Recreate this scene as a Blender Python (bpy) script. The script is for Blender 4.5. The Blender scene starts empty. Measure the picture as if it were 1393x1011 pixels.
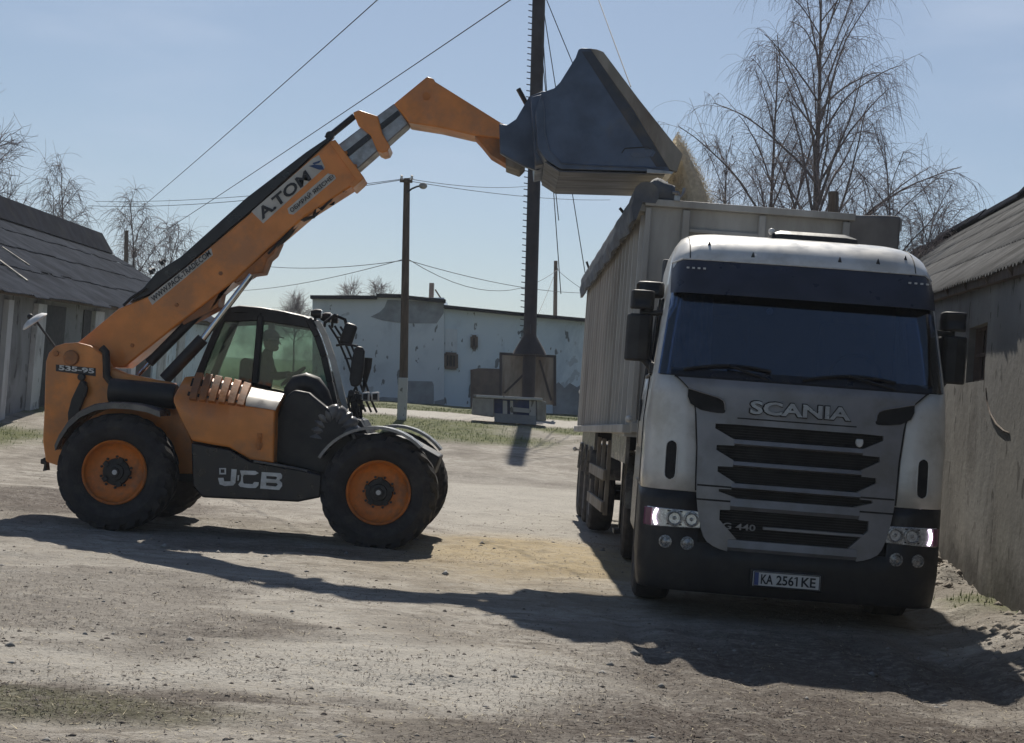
import bpy, bmesh, math, random
import numpy as np
from mathutils import Matrix, Vector
random.seed(7); np.random.seed(7)
SC = bpy.context.scene
COL = SC.collection
rad = math.radians

# ------------------------------------------------------------------ camera, sky, sun, exposure
F, CX, CY, CAMH, ROLL, PITCH = 2070.0, 696.5, 505.5, 1.6, 0.075, 0.0239
zc = np.array([0, math.cos(PITCH), math.sin(PITCH)])
r0 = np.array([1., 0, 0]); u0 = np.cross(r0, zc)
xc = math.cos(ROLL)*r0 + math.sin(ROLL)*u0
dc = -(math.cos(ROLL)*u0 - math.sin(ROLL)*r0)
CAMP = np.array([0, 0, CAMH])
cam_data = bpy.data.cameras.new("camera"); cam = bpy.data.objects.new("camera", cam_data); COL.objects.link(cam)
cam_data.sensor_width = 36; cam_data.lens = 36*F/1393; cam_data.clip_end = 5000; cam_data.clip_start = 0.1
cam.matrix_world = Matrix(((xc[0], -dc[0], -zc[0], 0), (xc[1], -dc[1], -zc[1], 0), (xc[2], -dc[2], -zc[2], CAMH), (0, 0, 0, 1)))
SC.camera = cam

SUN = Vector((-0.02, 1.0, 1.0)).normalized()
sun_el = math.asin(SUN.z); sun_az = math.atan2(SUN.x, SUN.y)
world = bpy.data.worlds.new("World"); SC.world = world; world.use_nodes = True
wn = world.node_tree; wn.nodes.clear()
sky = wn.nodes.new("ShaderNodeTexSky"); sky.sky_type = 'NISHITA'; sky.sun_disc = False
sky.sun_elevation = sun_el; sky.sun_rotation = sun_az
sky.air_density = 1.0; sky.dust_density = 0.45; sky.ozone_density = 2.2; sky.altitude = 100
bg = wn.nodes.new("ShaderNodeBackground"); bg.inputs[1].default_value = 0.064
wo = wn.nodes.new("ShaderNodeOutputWorld")
# thin high cloud veil over the clear sky
tcw = wn.nodes.new("ShaderNodeTexCoord"); mpw = wn.nodes.new("ShaderNodeMapping"); mpw.inputs["Scale"].default_value = (1.2, 1.2, 5.0)
nzw = wn.nodes.new("ShaderNodeTexNoise"); nzw.inputs["Scale"].default_value = 2.2; nzw.inputs["Detail"].default_value = 6; nzw.inputs["Roughness"].default_value = .55
mrw = wn.nodes.new("ShaderNodeMapRange"); mrw.interpolation_type = 'SMOOTHSTEP'
for i_, v_ in ((1, .46), (2, .74), (3, .20), (4, .68)): mrw.inputs[i_].default_value = v_
mxw = wn.nodes.new("ShaderNodeMix"); mxw.data_type = 'RGBA'; mxw.inputs[7].default_value = (7.4, 8.7, 10.9, 1)
wn.links.new(tcw.outputs["Generated"], mpw.inputs[0]); wn.links.new(mpw.outputs[0], nzw.inputs["Vector"]); wn.links.new(nzw.outputs[0], mrw.inputs[0])
# the veil is brightest towards the sun and thins out behind the camera
sxw = wn.nodes.new("ShaderNodeSeparateXYZ"); wn.links.new(tcw.outputs["Generated"], sxw.inputs[0])
mrf = wn.nodes.new("ShaderNodeMapRange"); mrf.interpolation_type = 'SMOOTHSTEP'
for i_, v_ in ((1, .1), (2, .85), (3, 0.0), (4, 1.0)): mrf.inputs[i_].default_value = v_
mlw = wn.nodes.new("ShaderNodeMath"); mlw.operation = 'MULTIPLY'
wn.links.new(sxw.outputs[1], mrf.inputs[0]); wn.links.new(mrw.outputs[0], mlw.inputs[0]); wn.links.new(mrf.outputs[0], mlw.inputs[1])
wn.links.new(mlw.outputs[0], mxw.inputs[0]); wn.links.new(sky.outputs[0], mxw.inputs[6])
wn.links.new(mxw.outputs[2], bg.inputs[0]); wn.links.new(bg.outputs[0], wo.inputs[0])
sd = bpy.data.lights.new("sun", 'SUN'); sd.energy = 5.0; sd.angle = rad(0.5); sd.color = (1, .94, .84)
so = bpy.data.objects.new("sun", sd); COL.objects.link(so)
so.rotation_euler = SUN.to_track_quat('Z', 'Y').to_euler(); so.location = (-5, 30, 40)
SC.view_settings.view_transform = 'Standard'; SC.view_settings.look = 'None'
SC.view_settings.exposure = 0.18; SC.view_settings.gamma = 1
SC.cycles.max_bounces = 6; SC.cycles.transparent_max_bounces = 24

# ------------------------------------------------------------------ helpers
def at(px, py, Y):
    """a pixel of the photograph turned into a point at depth Y"""
    d = zc*F + xc*(px-CX) + dc*(py-CY)
    return Vector(CAMP + d*(Y/d[1]))

def ats(pts, Y): return [at(x, y, Y) for x, y in pts]

WM = {}
def tag(o, label=None, cat=None, group=None, kind=None):
    if label: o["label"] = label
    if cat: o["category"] = cat
    if group: o["group"] = group
    if kind: o["kind"] = kind
    return o

def empty(name, loc, rz=0.0, label=None, cat=None, group=None):
    o = bpy.data.objects.new(name, None); COL.objects.link(o)
    o.empty_display_size = .3
    o.location = loc; o.rotation_euler = (0, 0, rz)
    WM[o.name] = Matrix.Translation(Vector(loc)) @ Matrix.Rotation(rz, 4, 'Z')
    return tag(o, label, cat, group)

def sm(a, b, x):
    t = np.clip((x-a)/(b-a), 0, 1); return t*t*(3-2*t)

class MB:
    def __init__(self): self.v = []; self.f = []
    def add(self, vs, fs):
        n = len(self.v); self.v += [tuple(p) for p in vs]; self.f += [tuple(i+n for i in q) for q in fs]; return self
    def box(self, c, s, M=None):
        x, y, z = s[0]/2, s[1]/2, s[2]/2
        vs = [Vector(p) for p in ((-x,-y,-z),(x,-y,-z),(x,y,-z),(-x,y,-z),(-x,-y,z),(x,-y,z),(x,y,z),(-x,y,z))]
        if M is not None: vs = [M @ p for p in vs]
        c = Vector(c)
        return self.add([p+c for p in vs], [(0,3,2,1),(4,5,6,7),(0,1,5,4),(1,2,6,5),(2,3,7,6),(3,0,4,7)])
    def span(self, a, b):
        a = Vector(a); b = Vector(b)
        return self.box((a+b)/2, [abs(q) for q in (b-a)])
    def prism(self, pts, vec):
        n = len(pts); vec = Vector(vec); p = [Vector(q) for q in pts]
        fs = [tuple(range(n)), tuple(range(2*n-1, n-1, -1))]
        fs += [(i, i+n, (i+1) % n+n, (i+1) % n) for i in range(n)]
        return self.add(p+[q+vec for q in p], fs)
    def slab(self, G, vec):
        """G: rows of points (front face); extruded by vec into a closed solid"""
        nu, nv = len(G), len(G[0]); vec = Vector(vec)
        fr = [Vector(p) for row in G for p in row]; N = nu*nv
        fs = []
        for i in range(nu-1):
            for j in range(nv-1):
                a, b, c, d = i*nv+j, i*nv+j+1, (i+1)*nv+j+1, (i+1)*nv+j
                fs += [(a, b, c, d), (d+N, c+N, b+N, a+N)]
        rim = [j for j in range(nv)] + [i*nv+nv-1 for i in range(1, nu)] + [(nu-1)*nv+j for j in range(nv-2, -1, -1)] + [i*nv for i in range(nu-2, 0, -1)]
        m = len(rim)
        fs += [(rim[k], rim[k]+N, rim[(k+1) % m]+N, rim[(k+1) % m]) for k in range(m)]
        return self.add(fr+[p+vec for p in fr], fs)
    def sheet(self, G, closed=False):
        nu, nv = len(G), len(G[0]); fs = []
        for i in range(nu-1):
            for j in range(nv if closed else nv-1):
                k = (j+1) % nv
                fs.append((i*nv+j, i*nv+k, (i+1)*nv+k, (i+1)*nv+j))
        return self.add([p for r in G for p in r], fs)
    def tube(self, path, r, n=8, caps=True, flat=None):
        P = [Vector(p) for p in path]; m = len(P)
        R = r if isinstance(r, (list, tuple)) else [r]*m
        t0 = (P[1]-P[0]).normalized()
        ref = Vector((0, 0, 1)) if abs(t0.z) < .9 else Vector((1, 0, 0))
        a = t0.cross(ref).normalized(); vs = []
        for i in range(m):
            t = (P[min(i+1, m-1)]-P[max(i-1, 0)])
            t = t.normalized() if t.length > 1e-9 else t0
            a = (a - t*a.dot(t)); a = a.normalized() if a.length > 1e-6 else t.orthogonal().normalized()
            b = t.cross(a)
            for k in range(n):
                th = 2*math.pi*k/n
                vs.append(P[i]+a*(math.cos(th)*R[i])+b*(math.sin(th)*R[i]*(flat or 1)))
        fs = [(i*n+k, i*n+(k+1) % n, (i+1)*n+(k+1) % n, (i+1)*n+k) for i in range(m-1) for k in range(n)]
        if caps: fs += [tuple(range(n-1, -1, -1)), tuple((m-1)*n+k for k in range(n))]
        return self.add(vs, fs)
    def bar(self, a, b, w, h=None, up=(0, 0, 1)):
        """rectangular bar from a to b"""
        a = Vector(a); b = Vector(b); h = h or w; t = (b-a).normalized(); up = Vector(up)
        s = t.cross(up); s = s.normalized() if s.length > 1e-6 else t.orthogonal().normalized(); u = s.cross(t)
        o = [s*(-w/2)+u*(-h/2), s*(w/2)+u*(-h/2), s*(w/2)+u*(h/2), s*(-w/2)+u*(h/2)]
        return self.add([a+q for q in o]+[b+q for q in o], [(0,3,2,1),(4,5,6,7),(0,1,5,4),(1,2,6,5),(2,3,7,6),(3,0,4,7)])
    def lathe(self, prof, c, axis='y', n=48, closed=False):
        c = Vector(c); vs = []; m = len(prof)
        for k in range(n):
            th = 2*math.pi*k/n
            for r, h in prof:
                q = {'y': (r*math.cos(th), h, r*math.sin(th)), 'x': (h, r*math.cos(th), r*math.sin(th)), 'z': (r*math.cos(th), r*math.sin(th), h)}[axis]
                vs.append(c+Vector(q))
        mm = m if closed else m-1
        fs = [(k*m+j, k*m+(j+1) % m, ((k+1) % n)*m+(j+1) % m, ((k+1) % n)*m+j) for k in range(n) for j in range(mm)]
        return self.add(vs, fs)
    def ball(self, c, r, n=10, m=8):
        c = Vector(c); rr = Vector(r) if hasattr(r, '__len__') else Vector((r, r, r)); G = []
        for i in range(m+1):
            p = math.pi*(i/m); p = min(max(p, .02), math.pi-.02)
            G.append([c+Vector((math.sin(p)*math.cos(2*math.pi*k/n)*rr.x, math.sin(p)*math.sin(2*math.pi*k/n)*rr.y, math.cos(p)*rr.z)) for k in range(n)])
        return self.sheet(G, True)
    def build(self, name, m, parent=None, world_space=True, bevel=0, smooth=35, normals=True, loc=None, seg=2):
        vs = self.v
        if parent is not None and world_space and parent.name in WM:
            I = WM[parent.name].inverted(); vs = [I @ Vector(p) for p in vs]
        if loc is not None: vs = [Vector(p)-Vector(loc) for p in vs]
        me = bpy.data.meshes.new(name); me.from_pydata([tuple(p) for p in vs], [], self.f); me.update()
        if normals:
            bm = bmesh.new(); bm.from_mesh(me); bmesh.ops.recalc_face_normals(bm, faces=bm.faces); bm.to_mesh(me); bm.free()
        if smooth:
            me.polygons.foreach_set("use_smooth", [True]*len(me.polygons)); me.set_sharp_from_angle(angle=rad(smooth))
        o = bpy.data.objects.new(name, me); COL.objects.link(o)
        me.materials.append(m)
        if loc is not None: o.location = loc
        if parent is not None:
            o.parent = parent
            if parent.name in WM: WM[o.name] = WM[parent.name]
        if bevel:
            b = o.modifiers.new("bevel", 'BEVEL'); b.width = bevel; b.segments = seg; b.limit_method = 'ANGLE'; b.angle_limit = rad(40)
        return o

# ------------------------------------------------------------------ materials
MATS = {}
def nd(nt, t, **kw):
    n = nt.nodes.new(t)
    for k, v in kw.items(): setattr(n, k, v)
    return n
def noise(nt, vec, scale, detail=4, rough=.55, dist=0.0):
    n = nd(nt, "ShaderNodeTexNoise"); n.inputs["Scale"].default_value = scale; n.inputs["Detail"].default_value = detail
    n.inputs["Roughness"].default_value = rough; n.inputs["Distortion"].default_value = dist
    nt.links.new(vec, n.inputs["Vector"]); return n.outputs["Fac"]
def ramp(nt, src, a, b, lo=0.0, hi=1.0):
    n = nd(nt, "ShaderNodeMapRange"); n.interpolation_type = 'SMOOTHSTEP'
    n.inputs[1].default_value = a; n.inputs[2].default_value = b; n.inputs[3].default_value = lo; n.inputs[4].default_value = hi
    nt.links.new(src, n.inputs[0]); return n.outputs[0]
def mixc(nt, fac, a, b):
    n = nd(nt, "ShaderNodeMix", data_type='RGBA')
    for s, q in ((0, fac), (6, a), (7, b)):
        if hasattr(q, 'is_output'): nt.links.new(q, n.inputs[s])
        else: n.inputs[s].default_value = (q if s == 0 else (*q, 1))
    return n.outputs[2]
def mathn(nt, op, a, b=None):
    n = nd(nt, "ShaderNodeMath", operation=op)
    for i, q in enumerate((a, b)):
        if q is None: continue
        if hasattr(q, 'is_output'): nt.links.new(q, n.inputs[i])
        else: n.inputs[i].default_value = q
    return n.outputs[0]
def scalev(nt, vec, s):
    n = nd(nt, "ShaderNodeMapping"); n.inputs["Scale"].default_value = s; nt.links.new(vec, n.inputs["Vector"]); return n.outputs[0]
def base_mat(name):
    m = bpy.data.materials.new(name); m.use_nodes = True; nt = m.node_tree; nt.nodes.clear()
    out = nd(nt, "ShaderNodeOutputMaterial"); p = nd(nt, "ShaderNodeBsdfPrincipled"); nt.links.new(p.outputs[0], out.inputs[0])
    tc = nd(nt, "ShaderNodeTexCoord"); return m, nt, p, tc.outputs["Object"], out
def pm(name, col, rough=.5, metal=0.0, dirt=None, damt=.5, dscale=3.0, var=.12, bump=0.0, bscale=40, coat=0, stretch=(1,1,1), spec=.5, fine=0.0):
    """painted / plain material: base colour varied by noise, dirt patches with their own shape, fine bump"""
    if name in MATS: return MATS[name]
    m, nt, p, ob, out = base_mat(name)
    vec = scalev(nt, ob, stretch)
    n1 = noise(nt, vec, dscale*2.3, 5)
    c = mixc(nt, ramp(nt, n1, .3, .7), tuple(x*(1-var) for x in col), tuple(min(1, x*(1+var)) for x in col))
    if dirt is not None:
        n2 = noise(nt, vec, dscale, 7, .65)
        c = mixc(nt, ramp(nt, n2, .62-.3*damt, .78-.2*damt, 0, min(1, .35+.5*damt)), c, dirt)
    if fine:
        n4 = noise(nt, ob, bscale*1.5, 3); c = mixc(nt, ramp(nt, n4, .45, .75, 0, fine), c, tuple(x*.35 for x in col))
    nt.links.new(c, p.inputs["Base Color"])
    r = noise(nt, vec, dscale*3, 4)
    nt.links.new(ramp(nt, r, .25, .75, max(0.02, rough-.12), min(1, rough+.12)), p.inputs["Roughness"])
    p.inputs["Metallic"].default_value = metal; p.inputs["Specular IOR Level"].default_value = spec
    if coat: p.inputs["Coat Weight"].default_value = coat; p.inputs["Coat Roughness"].default_value = .08
    if bump:
        b = nd(nt, "ShaderNodeBump"); b.inputs["Strength"].default_value = bump; b.inputs["Distance"].default_value = .02
        nt.links.new(noise(nt, ob, bscale, 5, .6), b.inputs["Height"]); nt.links.new(b.outputs[0], p.inputs["Normal"])
    MATS[name] = m; return m
def glass_mat(name, tint, trans=.7, refl=1.0, dusty=.12, ior=1.45):
    """thin pane: tinted see-through, a glossy coat over it and a film of dust"""
    if name in MATS: return MATS[name]
    m = bpy.data.materials.new(name); m.use_nodes = True; nt = m.node_tree; nt.nodes.clear()
    out = nd(nt, "ShaderNodeOutputMaterial"); tr = nd(nt, "ShaderNodeBsdfTransparent"); tr.inputs[0].default_value = (*tint, 1)
    df = nd(nt, "ShaderNodeBsdfDiffuse"); df.inputs[0].default_value = (.22, .23, .22, 1)
    gl = nd(nt, "ShaderNodeBsdfGlossy"); gl.inputs["Roughness"].default_value = .03; gl.inputs[0].default_value = (refl, refl, refl, 1)
    tc = nd(nt, "ShaderNodeTexCoord"); n = noise(nt, tc.outputs["Object"], 2.5, 6, .6)
    m1 = nd(nt, "ShaderNodeMixShader"); nt.links.new(ramp(nt, n, .35, .75, dusty*.3, dusty*1.5), m1.inputs[0]); nt.links.new(tr.outputs[0], m1.inputs[1]); nt.links.new(df.outputs[0], m1.inputs[2])
    fr = nd(nt, "ShaderNodeFresnel"); fr.inputs[0].default_value = ior
    m2 = nd(nt, "ShaderNodeMixShader"); nt.links.new(fr.outputs[0], m2.inputs[0]); nt.links.new(m1.outputs[0], m2.inputs[1]); nt.links.new(gl.outputs[0], m2.inputs[2])
    nt.links.new(m2.outputs[0], out.inputs[0]); MATS[name] = m; return m
def emit_mat(name, col, s):
    m, nt, p, ob, out = base_mat(name); p.inputs["Base Color"].default_value = (.8, .8, .8, 1)
    p.inputs["Emission Color"].default_value = (*col, 1); p.inputs["Emission Strength"].default_value = s; return m

DUST = (.30, .26, .20)
M_orange = pm("orange_paint", (.66, .225, .04), .42, dirt=(.34, .15, .06), damt=.6, dscale=1.9, var=.1, coat=.25, bump=.05, bscale=25)
M_orange_d = pm("orange_paint_worn", (.50, .165, .03), .55, dirt=(.13, .08, .05), damt=.75, dscale=2.2, var=.15, bump=.1, bscale=30)
M_rim = pm("orange_rim_paint", (.60, .17, .022), .5, dirt=(.17, .09, .05), damt=.6, dscale=5, var=.12)
M_tyre = pm("tyre_rubber", (.026, .025, .028), .9, dirt=(.075, .066, .058), damt=.5, dscale=4, var=.2, bump=.3, bscale=60)
M_black = pm("black_plastic", (.012, .012, .014), .55, dirt=(.042, .038, .034), damt=.35, dscale=3, var=.2, bump=.08, bscale=50)
M_blackgl = pm("black_gloss", (.011, .011, .016), .35, dirt=(.026, .024, .022), damt=.25, dscale=3, var=.15)
M_steel = pm("bucket_steel", (.075, .10, .15), .45, metal=.35, dirt=(.16, .13, .09), damt=.3, dscale=1.3, var=.25, bump=.12, bscale=18)
M_rawsteel = pm("bare_steel", (.30, .30, .31), .38, metal=.85, dirt=(.10, .08, .07), damt=.45, dscale=4, var=.2)
M_chrome = pm("cylinder_rod", (.62, .62, .62), .16, metal=1, var=.05)
M_sheen = pm("pod_sky_sheen", (.30, .27, .24), .35, dirt=(.36, .30, .22), damt=.6, dscale=3, var=.15)
M_white = pm("white_cab_paint", (.64, .63, .60), .4, dirt=(.40, .375, .33), damt=.6, dscale=2.3, var=.06, coat=.5)
M_silver = pm("silver_grille_paint", (.215, .215, .23), .42, metal=.2, dirt=(.15, .14, .13), damt=.6, dscale=2, var=.1, coat=.2)
M_seam = pm("seam_black", (.008, .008, .009), .8)
M_trailer = pm("trailer_paint", (.41, .405, .39), .6, dirt=(.22, .21, .195), damt=.75, dscale=.9, var=.12, stretch=(1, 1, .3), bump=.06, bscale=12)
M_tarp = pm("tarpaulin", (.075, .085, .105), .7, dirt=(.17, .155, .13), damt=.4, dscale=2, var=.25, bump=.5, bscale=9)
M_glass_green = glass_mat("green_cab_glass", (.78, .885, .83), refl=1.0, dusty=.36)
M_glass_dark = glass_mat("dark_windscreen_glass", (.42, .50, .62), refl=1.0, dusty=.006, ior=2.0)
M_lens = pm("lamp_lens", (.55, .56, .57), .22, metal=.4, var=.25, dscale=14)
M_lamp_in = pm("lamp_reflector", (.27, .275, .28), .3, metal=.5, var=.5, dscale=20)
M_letter = pm("white_letter", (.62, .62, .61), .5, dirt=(.35, .32, .28), damt=.4, dscale=6)
M_sticker_glint = pm("sticker_and_glint_white", (.50, .48, .44), .5, dirt=(.34, .30, .25), damt=.4, dscale=3)
M_ink = pm("sticker_ink", (.022, .024, .03), .6)
M_inkblue = pm("sticker_blue", (.03, .07, .18), .6)
M_plate = pm("plate_white", (.62, .62, .62), .4, var=.05)
M_blue = pm("plate_blue", (.03, .06, .22), .4)

# ------------------------------------------------------------------ ground
def vnoise(x, y, seed):
    rs = np.random.RandomState(seed); T = rs.rand(256, 256)
    xi = np.floor(x).astype(int); yi = np.floor(y).astype(int); fx = x-xi; fy = y-yi
    fx = fx*fx*(3-2*fx); fy = fy*fy*(3-2*fy)
    g = lambda i, j: T[i % 256, j % 256]
    return (g(xi, yi)*(1-fx)+g(xi+1, yi)*fx)*(1-fy)+(g(xi, yi+1)*(1-fx)+g(xi+1, yi+1)*fx)*fy-.5
def fbm(x, y, s, seed, o=4):
    r = 0
    for k in range(o): r = r+vnoise(x*s*2**k+17.3*k, y*s*2**k+9.1*k, seed+k)*.5**k
    return r
def gbase(x, y):
    z = np.interp(y, [-200, 24, 28, 33, 40, 46, 60, 120, 900], [0, 0, .2, .65, 1.1, 1.33, 1.5, 3.2, 25])
    return z+sm(60, 200, y)*.035*x
def gz(x, y):
    x = np.asarray(x, float); y = np.asarray(y, float)
    z = gbase(x, y)
    z = z+.07*fbm(x, y, .3, 11, 3)+.026*fbm(x*.55, y*1.2, 1.3, 23, 4)+.020*fbm(x*.8, y*1.3, 5.0, 31, 2)
    for cx_, wob in ((.98, 0), (1.5, 1), (3.2, 2), (2.72, 3)):              # wheel ruts leading up to the truck
        d = np.abs(x-cx_-.06*np.sin(y*.7+wob)-.04*(12.5-y)*(0.6 if wob < 2 else .3))
        w = sm(12.6, 11.3, y)
        z = z-w*.022*np.exp(-(d/.11)**2)+w*.014*np.exp(-((d-.2)/.07)**2)+w*.007*np.exp(-(d/.12)**2)*np.sin(y*55+8*np.sign(x-cx_)*d)
    wd_ = 4.43+.1264*(y-13.4)-x                                        # bank of earth along the foot of the right wall
    z = z+.18*sm(.85, .15, wd_+.25*fbm(x, y, 1.6, 71, 3))*sm(7, 9, y)*sm(40, 25, y)
    for (ex, ey, rx, ry, h) in ((4.3, 11.2, .45, .7, .13), (4.9, 12.3, .5, .5, .12), (4.55, 15.7, .35, .8, .14), (4.9, 17.5, .4, 1.2, .18), (.55, 17.2, 1.5, 2.0, .03)):
        z = z+h*np.exp(-((x-ex)/rx)**2-((y-ey)/ry)**2)*(1+1.3*fbm(x, y, 4, 61, 3))
    return z
def gzf(x, y): return float(gz(np.array([x]), np.array([y]))[0])

def axis(dense0, dense1, step, far0, far1, g=1.12):
    a = list(np.arange(dense0, dense1+1e-6, step)); s = step
    while a[-1] < far1: s *= g; a.append(a[-1]+s)
    s = step; b = []; q = dense0
    while q > far0: s *= g; q -= s; b.append(q)
    return np.array(b[::-1]+a)
xs = axis(-8.2, 6.4, .05, -700, 700, 1.1)
ys = axis(5.5, 23, .05, -160, 60, 1.04)
ys = np.concatenate([ys, ys[-1]+np.cumsum(2.0*1.12**np.arange(40))])
ys = ys[ys < 1600]
XX, YY = np.meshgrid(xs, ys); ZZ = gz(XX, YY); NX, NY = len(xs), len(ys)
me = bpy.data.meshes.new("ground")
me.vertices.add(NX*NY); me.vertices.foreach_set("co", np.stack([XX, YY, ZZ], -1).ravel())
idx = np.arange(NX*NY).reshape(NY, NX)
q = np.stack([idx[:-1, :-1], idx[:-1, 1:], idx[1:, 1:], idx[1:, :-1]], -1).reshape(-1, 4)
me.loops.add(q.size); me.loops.foreach_set("vertex_index", q.ravel())
me.polygons.add(len(q)); me.polygons.foreach_set("loop_start", np.arange(len(q))*4); me.polygons.foreach_set("loop_total", np.full(len(q), 4))
me.polygons.foreach_set("use_smooth", np.ones(len(q), bool)); me.update(calc_edges=True)
def ell(x, y, ex, ey, rx, ry, soft=.45, wob=.35, seed=5):
    d = np.sqrt(((x-ex)/rx)**2+((y-ey)/ry)**2)+wob*fbm(x, y, 1.1, seed, 4)
    return sm(1+soft, 1-soft, d)
def grass_mask(x, y):
    n = fbm(x, y, .5, 77, 4)
    a = sm(33.6, 35.2, y+2.0*n)*sm(41.3, 40.2, y+1.2*n)*sm(1.6, -.5, x+2*n)*sm(-30, -20, x)
    b = sm(46.4, 47.2, y+1.0*n)
    c = ell(x, y, -11.2, 29.6, 2.6, 1.9, .3, .5, 8)
    d = ell(x, y, 2.3, 39.8, 2.0, 1.5, .3, .5, 9)
    e = .8*ell(x, y, 4.55, 13.6, .55, .9, .4, .6, 10)+.42*ell(x, y, -2.6, 7.55, 1.1, .34, .5, .7, 14)
    f = .35*ell(x, y, .3, 6.6, .5, .25, .4, .6, 15)
    return np.clip(np.maximum.reduce([a, b*.9, c, d, e, f]), 0, 1)
def grain_mask(x, y): return np.clip(ell(x, y, .55, 17.2, 1.25, 1.9, .75, .5, 3)+.35*ell(x, y, .2, 15.5, 1.9, 2.2, .8, .5, 4)+.5*ell(x, y, -.05, 6.75, .28, .12, .4, .5, 6), 0, 1)
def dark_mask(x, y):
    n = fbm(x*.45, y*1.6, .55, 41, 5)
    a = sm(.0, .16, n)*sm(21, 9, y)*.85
    b = .85*ell(x, y, -5.4, 19.2, 1.6, 1.6, .6, .9, 12)+.95*ell(x, y, -2.3, 7.55, 1.35, .36, .5, .8, 13)+.8*ell(x, y, -.6, 6.75, 1.6, .16, .5, .8, 22)+1.0*ell(x, y, 2.2, 7.6, 2.1, 1.5, .4, .8, 16)+.8*ell(x, y, 2.4, 10.2, 1.6, 1.2, .6, .7, 26)+.7*ell(x, y, -1.5, 15.3, 1.5, .35, .6, 1., 19)  # the ellipse right before the cab is painted-in shade, deepening its shadow
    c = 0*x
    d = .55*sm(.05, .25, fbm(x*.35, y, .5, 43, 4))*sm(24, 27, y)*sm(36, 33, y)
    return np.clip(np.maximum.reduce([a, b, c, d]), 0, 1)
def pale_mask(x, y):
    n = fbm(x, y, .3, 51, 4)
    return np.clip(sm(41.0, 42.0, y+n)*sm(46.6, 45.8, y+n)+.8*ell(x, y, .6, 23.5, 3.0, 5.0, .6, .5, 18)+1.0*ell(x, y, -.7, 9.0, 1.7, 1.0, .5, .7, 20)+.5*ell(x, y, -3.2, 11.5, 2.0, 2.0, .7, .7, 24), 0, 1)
att = me.color_attributes.new("cover", 'FLOAT_COLOR', 'POINT')
pale_ = pale_mask(XX, YY)
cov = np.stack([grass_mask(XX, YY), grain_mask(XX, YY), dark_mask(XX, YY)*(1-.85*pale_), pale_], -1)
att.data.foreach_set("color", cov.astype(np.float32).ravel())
m, nt, p, ob, out = base_mat("dirt_yard")
ca = nd(nt, "ShaderNodeVertexColor", layer_name="cover"); sp = nd(nt, "ShaderNodeSeparateColor"); nt.links.new(ca.outputs[0], sp.inputs[0])
grassF, grainF, darkF, paleF = sp.outputs[0], sp.outputs[1], sp.outputs[2], ca.outputs[1]
c = mixc(nt, ramp(nt, noise(nt, ob, .8, 7, .65, .6), .38, .62), (.275, .25, .218), (.43, .40, .355))
c = mixc(nt, ramp(nt, noise(nt, scalev(nt, ob, (1.1, 3.2, 1)), 1.3, 8, .7, .8), .52, .62, 0, .75), c, (.165, .145, .122))
c = mixc(nt, ramp(nt, noise(nt, ob, 7, 6, .65), .35, .7, 0, .55), c, (.21, .185, .155))
stc = scalev(nt, ob, (9, 30, 9))
brk = noise(nt, ob, 14, 5, .7)
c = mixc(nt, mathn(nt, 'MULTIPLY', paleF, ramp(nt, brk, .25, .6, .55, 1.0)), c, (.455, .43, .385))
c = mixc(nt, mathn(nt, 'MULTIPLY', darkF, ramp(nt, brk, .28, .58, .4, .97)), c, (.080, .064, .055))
c = mixc(nt, ramp(nt, noise(nt, scalev(nt, ob, (26, 44, 30)), 1, 4, .7), .57, .68, 0, .8), c, (.085, .072, .06))
c = mixc(nt, ramp(nt, noise(nt, scalev(nt, ob, (60, 160, 60)), 1, 3, .6), .64, .72, 0, .6), c, (.46, .40, .29))
c = mixc(nt, mathn(nt, 'MULTIPLY', grainF, ramp(nt, noise(nt, ob, 9, 6, .7), .2, .6, .2, .75)), c, (.47, .37, .215))
gcol = mixc(nt, ramp(nt, noise(nt, ob, 3, 5), .35, .65), (.075, .092, .028), (.125, .135, .05))
c = mixc(nt, mathn(nt, 'MULTIPLY', grassF, ramp(nt, noise(nt, ob, 6, 6, .7), .25, .5, .25, .95)), c, gcol)
nt.links.new(c, p.inputs["Base Color"]); p.inputs["Roughness"].default_value = .95; p.inputs["Specular IOR Level"].default_value = .15
b1 = nd(nt, "ShaderNodeBump"); b1.inputs["Strength"].default_value = .9; b1.inputs["Distance"].default_value = .03
h = mathn(nt, 'ADD', noise(nt, ob, 18, 6, .7), mathn(nt, 'MULTIPLY', noise(nt, ob, 70, 4, .65), .35))
nt.links.new(h, b1.inputs["Height"]); nt.links.new(b1.outputs[0], p.inputs["Normal"])
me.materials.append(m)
go = bpy.data.objects.new("ground", me); COL.objects.link(go); go["kind"] = "structure"

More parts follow.
